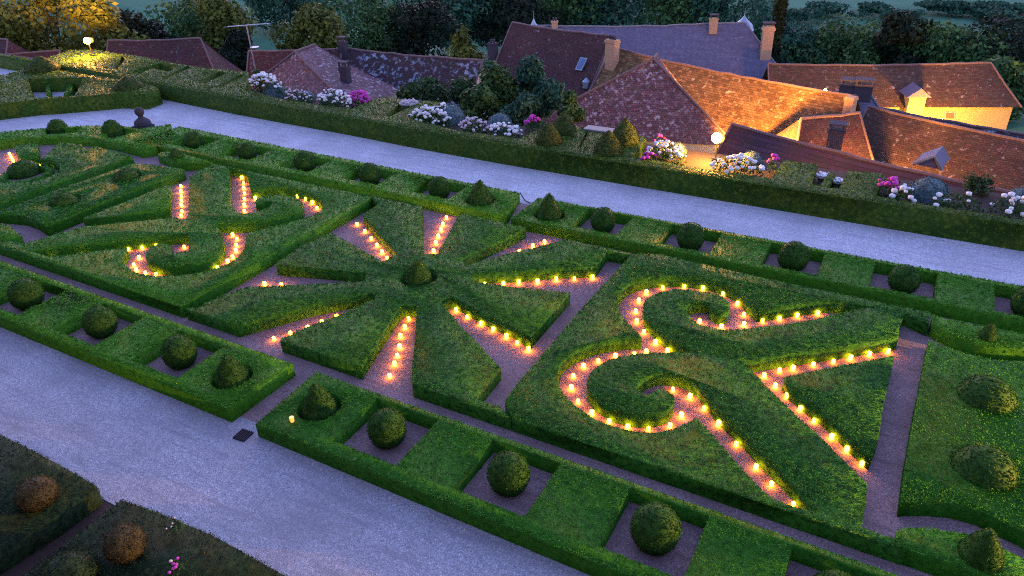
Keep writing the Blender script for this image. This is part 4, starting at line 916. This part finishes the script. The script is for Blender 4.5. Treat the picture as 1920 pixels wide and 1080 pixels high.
# shrubs between terrace and roofs
GSH = 'bushes behind the flower terrace'
for i, (u, v, y, r, lb, m) in enumerate([(800, 116, 37.0, 2.0, 'grey green bush at the left of the dense bushes behind the terrace', 'wild'), (862, 132, 36.2, 1.9, 'bush with reddish twigs, second from the left behind the terrace', 'wild'),
        (925, 112, 36.5, 1.9, 'dense dark bush in the middle behind the terrace', 'tree_a'), (990, 92, 37.6, 1.7, 'tallest pointed bush in front of the big dark roof', 'tree_c'), (1030, 138, 36.0, 1.5, 'dark green bush beside the pink roof edge', 'tree_c'),
        (760, 142, 35.0, 1.5, 'low round bush at the left end of the dense bushes', 'wild'), (900, 160, 34.6, 2.0, 'low dark bush just behind the pinkish flowers', 'tree_a'), (975, 165, 34.4, 1.8, 'low leafy bush just behind the white flowers', 'tree_c'), (1068, 162, 35.2, 1.0, 'small bush under the skylight', 'tree_a')]):
    p = PY(u, v, y); tree('bush', lb, (p[0], p[1], -8.9), p[2]+8.9, r, MT[m], 300+i, n=5200, size=.24, trunk_h=(p[2]+8.9)*.35, group=GSH, cat='bush')
for i, (u, v, lb) in enumerate([(480, 128, 'spiky green plant beside the foot of the antenna'), (1850, 330, 'wispy plant standing at the back of the right terrace'), (1830, 325, 'thin young shrub against the rusty brown roof')]):
    p = PY(u, v, 31.4); tree('shrub', lb, (p[0], p[1], .3), max(.8, p[2]-.3), .4, MT['wild'], 340+i, n=260, size=.13, trunk_h=.1, group='small plants at the back of the terrace', cat='plant')
GT = 'trees beyond the village'
TL = [(60, -40, 44, 5.5, 'big tree lit yellow by the floodlight in the upper left corner', 'tree_b', 'round'), (170, -25, 45, 4.2, 'tree glowing orange right behind the left floodlight', 'tree_b', 'round'),
      (-40, 0, 40, 4.5, 'yellow lit tree cut by the left edge', 'tree_b', 'round'), (245, 24, 50, 3.6, 'rounded brownish tree right of the left floodlight', 'tree_d', 'round'),
      (330, -25, 60, 6.0, 'tall dark olive tree behind the plum coloured roof', 'tree_a', 'round'), (400, -8, 58, 4.8, 'olive brown tree left of the antenna', 'tree_b', 'round'), (440, 62, 52, 2.6, 'small dark tree at the foot of the antenna', 'tree_d', 'round'),
      (578, 12, 58, 4.2, 'rounded green tree with rusty leaves right of the antenna', 'tree_b', 'round'), (500, -40, 74, 5.5, 'dark bluish tree behind the antenna', 'tree_c', 'round'),
      (690, -20, 66, 6.5, 'broad dark tree behind the lichen covered roof', 'tree_a', 'round'), (780, 5, 68, 5.0, 'dark tree with bare reddish twigs at centre left', 'tree_d', 'round'), (866, 46, 58, 2.6, 'small upright green tree left of the big dark roof', 'tree_b', 'spire'),
      (860, -60, 80, 6.5, 'tall teal tinted tree at the top centre left', 'tree_c', 'round'), (950, -45, 82, 6.5, 'tall dark conifer at the top centre', 'tree_d', 'spire'),
      (1714, 16, 100, 3.4, 'nearly black round topped tree standing alone on the right', 'tree_d', 'round'), (1885, 34, 105, 8, 'wide purple black tree at the upper right edge', 'tree_d', 'round'),
      (1560, 44, 104, 7, 'broad green tree right of the slender dark trunk', 'tree_a', 'round'), (1650, 50, 102, 6.5, 'broad green tree above the far brown roof', 'tree_a', 'round'), (1790, 58, 100, 6.5, 'grey green tree above the right end of the brown roof', 'tree_a', 'round'), (1500, 40, 106, 5.5, 'green tree directly right of the slender trunk', 'tree_c', 'round'),
      (1130, -60, 96, 8, 'dark blue green tree above the middle of the slate roof ridge', 'tree_c', 'round'), (1260, -50, 100, 8, 'broad dark tree left of the square slate roof chimney', 'tree_a', 'round'), (1385, -40, 104, 7.5, 'dark tree behind the right turret tip of the slate roof', 'tree_c', 'round'), (1040, -70, 92, 7, 'dark tree above the left turret tip of the slate roof', 'tree_a', 'round'),
      (1905, 112, 76, 3.8, 'dark green tree right of the brown roof hip', 'tree_a', 'round')]
for i, (u, v, y, r, lb, m, fm) in enumerate(TL):
    tree_at(u, v, y, r, lb, MT[m], 400+i, n=5200 if y < 70 else 4200, size=.42 if y < 70 else .5, form=fm, group=GT, trunk_h=None)
pc = PY(1449, 112, 75); tree('cypress', 'very tall slender dark cypress right of the slate roof', (pc[0], pc[1], -9), 17.5, .62, MT['tree_d'], 470, n=9000, size=.28, form='column', trunk_h=.6, group='slender trees')
# far wood: one mass
rng = np.random.default_rng(99); LVs = []
for i in range(184):
    u = rng.uniform(-200, 2100); right = u > 1460
    if i >= 170: u = rng.uniform(1440, 2150); right = True
    y = rng.uniform(108, 150) if right else rng.uniform(92, 175)
    vt = rng.uniform(46, 92) if right else rng.uniform(-110, 45)
    if i >= 170: vt = rng.uniform(2, 40); y = rng.uniform(150, 190)
    p = PY(u, vt, y); gz = ground_z(p[0], y); h = max(3, p[2]-gz); r = rng.uniform(3, 5.5)
    lobes = [(p[0]+rng.normal(0, r*.45), y+rng.normal(0, r*.45), gz+h*rng.uniform(.3, .88), r*rng.uniform(.4, .6), r*rng.uniform(.4, .6), h*rng.uniform(.1, .18)) for _ in range(11)]
    LVs.append(crown_leaves(lobes, 1400, .7, rng))
wd = with_leaves('woodland', np.zeros((0, 3)), [], np.concatenate(LVs), MT['tree_c']); tag(wd, 'dark bluish wood on the slope beyond the village', 'wood', kind='stuff')
